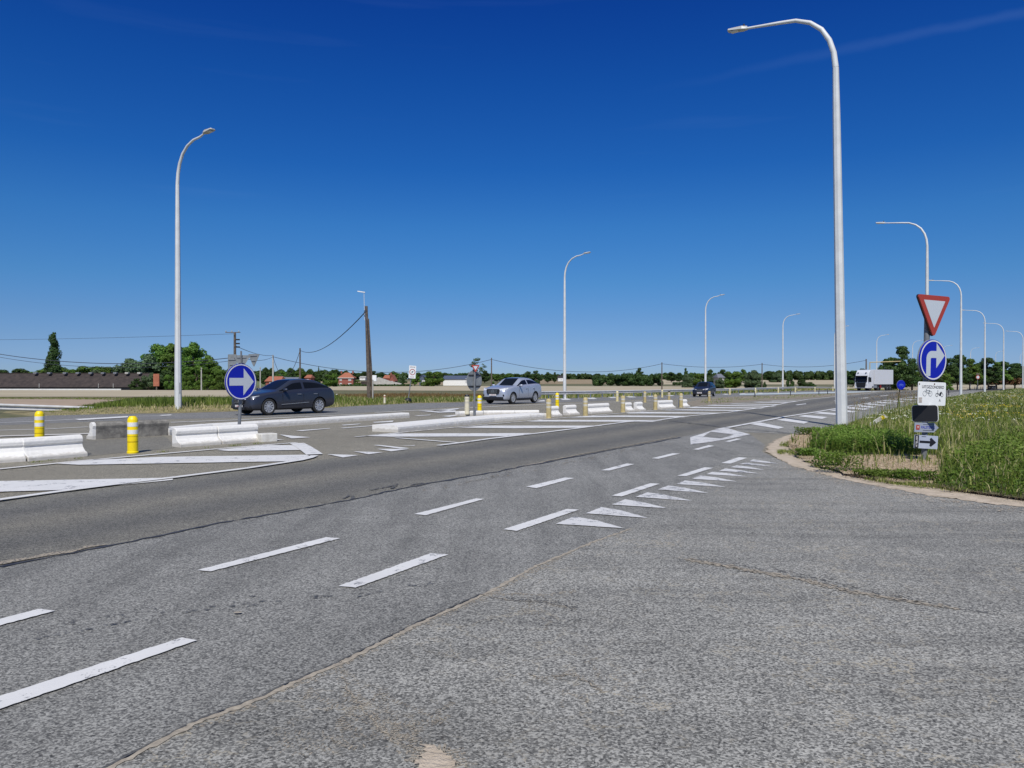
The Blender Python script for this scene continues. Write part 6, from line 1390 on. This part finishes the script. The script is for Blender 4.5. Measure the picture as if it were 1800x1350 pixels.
# dry mown straw patches and the sand margin
Pd = np.concatenate([scatter(dry, 16000, 21, .3), scatter(dry2, 8000, 22, .3)]); n_ = len(Pd)
drape('straw_ground', [rough_edge([Vector((*p, 0)) for p in dry], .07, .12), rough_edge([Vector((*p, 0)) for p in dry2], .07, .12)], .060, M['strawsoil'])
blades('dry_grass', Pd, terr_np(Pd[:, 1])+.05, rg.uniform(.01, .05, n_), rg.uniform(.005, .012, n_), rg.uniform(1.2, 3.5, n_), rg.uniform(0, 1, n_), M['straw'], 'straw-coloured mown grass at the foot of the near sign post', 'dry grass', 23)
margin = low_edge+XY(PX([(2900, 1072), (2400, 984), (2050, 932), (1800, 889), (1667, 874), (1578, 858), (1489, 843), (1400, 816), (1366, 800), (1372, 780), (1400, 768)]))
Pm = scatter(margin, 9000, 24, .3); rgm = np.random.default_rng(25); Pm = Pm[vnoise(Pm, 2.5, 5) > .1]; n_ = len(Pm)
blades('edge_grass', Pm, terr_np(Pm[:, 1])+.04, rgm.uniform(.02, .09, n_), rgm.uniform(.006, .012, n_), rgm.uniform(.5, 1.6, n_), rgm.uniform(.2, 1, n_), M['grass'], 'thin low grass tufts on the sandy margin of the side road', 'grass', 26)
Pb = scatter(right_poly, 9000, 15, 1.0); Hb, drb, _a, _b = rh(Pb); Pb, Hb = Pb[~drb], Hb[~drb]; rb_ = np.random.default_rng(16); n_ = len(Pb)
blades('long_grass', Pb, terr_np(Pb[:, 1])+.05, Hb*rb_.uniform(1.0, 1.7, n_), (.011+.0009*Pb[:, 1])*rb_.uniform(.8, 1.5, n_), rb_.uniform(.4, 1.1, n_), rb_.uniform(.5, 1.0, n_), M['grass'], 'longer pale arching grass blades across the right verge', 'grass', 17)
lowl = resample(PX([(1490, 842), (1578, 855), (1622, 858), (1689, 870), (1800, 886), (1950, 908)]), .02); rt_ = np.random.default_rng(18)
Pt = np.array([(p.x+rt_.normal(0, .09), p.y+rt_.normal(0, .09)+.05) for p in lowl for _ in range(3)]); n_ = len(Pt)
blades('dead_stalks', Pt, np.full(n_, .05), rt_.uniform(.02, .08, n_), rt_.uniform(.005, .012, n_), rt_.uniform(.8, 2.6, n_), rt_.random(n_), M['twig'], 'dark dead stalks and litter along the foot of the weeds', 'dead stalks', 19)
# broad-leaved weeds
def weeds(name, poly, n, hmax, size, seed, label, mat='weed', power=.8, thr=-.2, force=False):
    P = scatter(poly, n, seed, power); r = np.random.default_rng(seed+1); P = P[vnoise(P, 1.1, seed) > thr]; H, dr, d1, d2 = rh(P, hmax)
    if force: H = hmax*np.ones(len(P)); dr = dr & False
    P, H = P[~dr], H[~dr]*(1+.45*vnoise(P[~dr], 1.6, 44)); n2 = len(P)
    z = terr_np(P[:, 1])+.05+H*r.random(n2)**.7; N = r.normal(size=(n2, 3))*.6+np.array([0, -.2, .9])
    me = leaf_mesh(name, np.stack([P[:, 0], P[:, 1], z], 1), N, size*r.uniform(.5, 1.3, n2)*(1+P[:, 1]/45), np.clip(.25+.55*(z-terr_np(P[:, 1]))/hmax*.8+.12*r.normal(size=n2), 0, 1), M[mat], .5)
    o = bpy.data.objects.new(name, me); COL.objects.link(o); tag(o, label, 'weeds', kind='stuff')
nearw = XY(PX([(1640, 860), (1689, 868), (1800, 884), (2050, 925), (2300, 962)]))+[(16, 8), (17, 17.5), (10.5, 16.8)]+XY(PX([(1740, 800), (1690, 820), (1660, 840), (1645, 856)]))
weeds('weeds', nearw, 56000, .36, .024, 31, 'dense leafy nettles and weeds in the lower right corner of the verge', thr=-.9, power=.1)
bandw = XY(PX([(1425, 795), (1490, 806), (1560, 806), (1622, 815), (1640, 800), (1560, 783), (1480, 776), (1430, 780)]))
weeds('weeds', bandw, 18000, .34, .018, 41, 'band of dark green weeds behind the dry grass left of the sign post', thr=-.9, power=.2)
for cx_, cy_, rr_, hh_, sd_ in ((1455, 824, .30, .26, 71), (1478, 833, .42, .30, 72), (1530, 842, .30, .14, 73), (1565, 846, .35, .15, 74), (1418, 806, .25, .16, 75), (1610, 850, .35, .22, 76), (1420, 768, .4, .22, 77)):
    c_ = at(cx_, cy_); weeds('weed_clump', [(c_.x+rr_*math.cos(k), c_.y+rr_*.6*math.sin(k)) for k in (0, .9, 1.8, 2.7, 3.6, 4.5, 5.4)], 900, hh_, .018, sd_, 'low green weed clumps along the dry straw patch', thr=-3, power=0, force=True)
weeds('weeds', right_poly, 38000, .34, .020, 51, 'scattered broad-leaved weeds through the tall grass', thr=.2, power=1.0)
def flowers(name, poly, n, seed, mat, size, hb, label, thr, cluster=None):
    P = scatter(poly, n, seed, .9); r = np.random.default_rng(seed); P = P[vnoise(P, .55, seed+3) > thr]; n2 = len(P)
    H, dr, d1, d2 = rh(P, hb); P, H = P[~dr], H[~dr]; n2 = len(P); z = terr_np(P[:, 1])+.05+H*r.uniform(.9, 1.2, n2); k = 7
    PP = np.repeat(np.stack([P[:, 0], P[:, 1], z], 1), k, 0)+r.normal(size=(n2*k, 3))*np.array([.035, .035, .012])
    me = leaf_mesh(name, PP, r.normal(size=(n2*k, 3))*.4+np.array([0, -.3, 1]), size*r.uniform(.6, 1.3, n2*k), r.random(n2*k), M[mat], .9)
    o = bpy.data.objects.new(name, me); COL.objects.link(o); tag(o, label, 'flowers', kind='stuff')
yp = XY(PX([(1700, 760), (1800, 770), (1800, 700), (1690, 712), (1650, 730), (1660, 760)]))
flowers('yellow_flowers', yp, 900, 61, 'yflower', .010, .40, 'yellow flowers scattered in the grass right of the near signs', .35)
flowers('white_flowers', XY(PX([(1560, 770), (1800, 790), (1800, 688), (1700, 700), (1610, 718), (1520, 750)])), 1500, 71, 'wflower', .012, .44, 'white flower heads scattered in the tall grass', .35)
# tall dry seed stems along the upper edge
stems = XY(PX([(1490, 752), (1520, 745), (1560, 731), (1610, 718), (1640, 712), (1620, 740), (1560, 760), (1500, 765)]))
Ps = scatter(stems, 260, 81, .2); r8 = np.random.default_rng(82); n_ = len(Ps)
blades('seed_stems', Ps, terr_np(Ps[:, 1])+.05, r8.uniform(.5, 1.15, n_), r8.uniform(.012, .02, n_), r8.uniform(.05, .3, n_), r8.uniform(.3, 1, n_), M['grass'], 'tall thin seed stems standing above the grass beside the hatching', 'grass stems', 83)
r9 = np.random.default_rng(84); k = 14; top = np.repeat(np.stack([Ps[:, 0], Ps[:, 1], terr_np(Ps[:, 1])+.05+r8.uniform(.55, 1.0, n_)], 1), k, 0)+r9.normal(size=(n_*k, 3))*np.array([.05, .05, .07])
me = leaf_mesh('seed_heads', top, r9.normal(size=(n_*k, 3)), r9.uniform(.008, .02, n_*k), r9.random(n_*k), M['dock'], .6); o = bpy.data.objects.new('seed_heads', me); COL.objects.link(o); tag(o, 'brown seed heads on the tall stems beside the hatching', 'grass stems', kind='stuff')

# far verge on the left
def vz(P): return np.array([verge_z(x, y) for x, y in P])+terr_np(P[:, 1])
vp = XY(PX([(70, 731.6), (150, 729.4), (233, 727.2), (300, 726.6), (397, 723.6), (583, 716.6), (727, 708.8), (810, 707.2), (900, 701.5)]))
vq = XY([at_y(915, 72), at_y(760, 74), at_y(640, 66), at_y(560, 60), at_y(430, 56), at_y(330, 50), at_y(230, 44), at_y(150, 39.5), at_y(75, 35.5)])
Pv = scatter(vp+vq, 26000, 91, 1.0); rv = np.random.default_rng(92); dv = edge_dist(Pv, vp); n_ = len(Pv)
fx = np.clip((Pv[:, 0]/Pv[:, 1]*FPX+CX-90)/190, .05, 1); pxv = Pv[:, 0]/Pv[:, 1]*FPX+CX; rgt = np.clip((pxv-560)/60, 0, 1); Hv = fx*np.clip(.05+dv*.16+.16*rgt, .05, .42-.14*rgt)*rv.uniform(.6, 1.3, n_)*(1+.55*vnoise(Pv, .5, 6)); tv = np.clip(.4+.2*vnoise(Pv, .4, 9)+.16*rv.normal(size=n_), 0, 1); tv = np.where((dv < 1.1) & (rv.random(n_) < .75*(1-rgt)), 1.0, tv); tv = np.where(rv.random(n_) < .22*rgt, 1.0, tv)
blades('verge_grass', Pv, vz(Pv)-.01, np.clip(Hv, .04, .6), rv.uniform(.02, .045, n_), rv.uniform(.2, .8, n_), tv, M['grass'], 'rough green grass on the far verge behind the dark grey car', 'grass', 93)
pd_ = XY([at_y(585, 58), at_y(880, 68), at_y(905, 90), at_y(740, 92), at_y(585, 84)])
Pk = scatter(pd_, 16000, 94, .3); Pk = Pk[vnoise(Pk, .25, 4) > .05]; n_ = len(Pk); rk = np.random.default_rng(95)
blades('red_dock', Pk, terr_np(Pk[:, 1]), rk.uniform(.3, .55, n_), rk.uniform(.03, .06, n_), rk.uniform(.1, .5, n_), rk.random(n_), M['dock'], 'reddish dock plants in the far grass around the zone sign', 'weeds', 96)
lp = XY([at_y(-120, 70), at_y(120, 66), at_y(300, 60), at_y(430, 66), at_y(420, 74), at_y(240, 75), at_y(-120, 76)])
Pl = scatter(lp, 9000, 97, .3); rl = np.random.default_rng(98); n_ = len(Pl)
blades('field_strip_grass', Pl, terr_np(Pl[:, 1]), rl.uniform(.04, .18, n_), rl.uniform(.03, .06, n_), rl.uniform(.2, .8, n_), rl.uniform(.1, .7, n_), M['grass'], 'thin green strip between the two ploughed fields at the left', 'grass', 99)
rp_ = XY([at_y(900, 64), at_y(955, 71), at_y(1100, 84), at_y(1240, 106), at_y(1400, 140), at_y(1520, 180), at_y(1600, 240), at_y(1500, 215), at_y(1350, 165), at_y(1200, 125), at_y(1050, 100), at_y(930, 84)])
Pr = scatter(rp_, 22000, 101, .6); r10 = np.random.default_rng(102); n_ = len(Pr)
blades('rail_grass', Pr, terr_np(Pr[:, 1]), r10.uniform(.2, .55, n_), (.03+Pr[:, 1]*.0004)*r10.uniform(.7, 1.4, n_), r10.uniform(.2, .8, n_), np.where(r10.random(n_) < .35, 1, r10.uniform(.1, .8, n_)), M['grass'], 'rough grass behind the long guard rail', 'grass', 103)
me_s = XY(PX([(1225, 713), (1262, 709.5), (1330, 703.5), (1420, 699), (1500, 692), (1420, 694), (1300, 698.5), (1236, 704)]))
Pq = scatter(me_s, 2600, 111, .3); r11 = np.random.default_rng(112); Pq = Pq[vnoise(Pq, .8, 7) > 0]; n_ = len(Pq)
blades('median_weeds', Pq, terr_np(Pq[:, 1])+.03, r11.uniform(.04, .16, n_), r11.uniform(.02, .04, n_), r11.uniform(.4, 1.4, n_), r11.uniform(.2, 1, n_), M['grass'], 'sparse low weeds on the bare median soil', 'weeds', 113)
# small weeds in the pavement joint below the near barriers
jw = resample(PX([(0, 822), (100, 812), (233, 802), (330, 793), (470, 781)]), .05); Pj = np.array([(p.x+random.gauss(0, .03), p.y+random.gauss(0, .03)) for p in jw for _ in range(5)]); Pj = Pj[vnoise(Pj, 2.2, 9) > .35]; n_ = len(Pj); rj = np.random.default_rng(121)
blades('joint_weeds', Pj, np.full(n_, .03), rj.uniform(.02, .06, n_), rj.uniform(.008, .016, n_), rj.uniform(.4, 1.4, n_), rj.uniform(.2, 1, n_), M['grass'], 'tiny weeds in the joint below the near white barriers', 'weeds', 122)
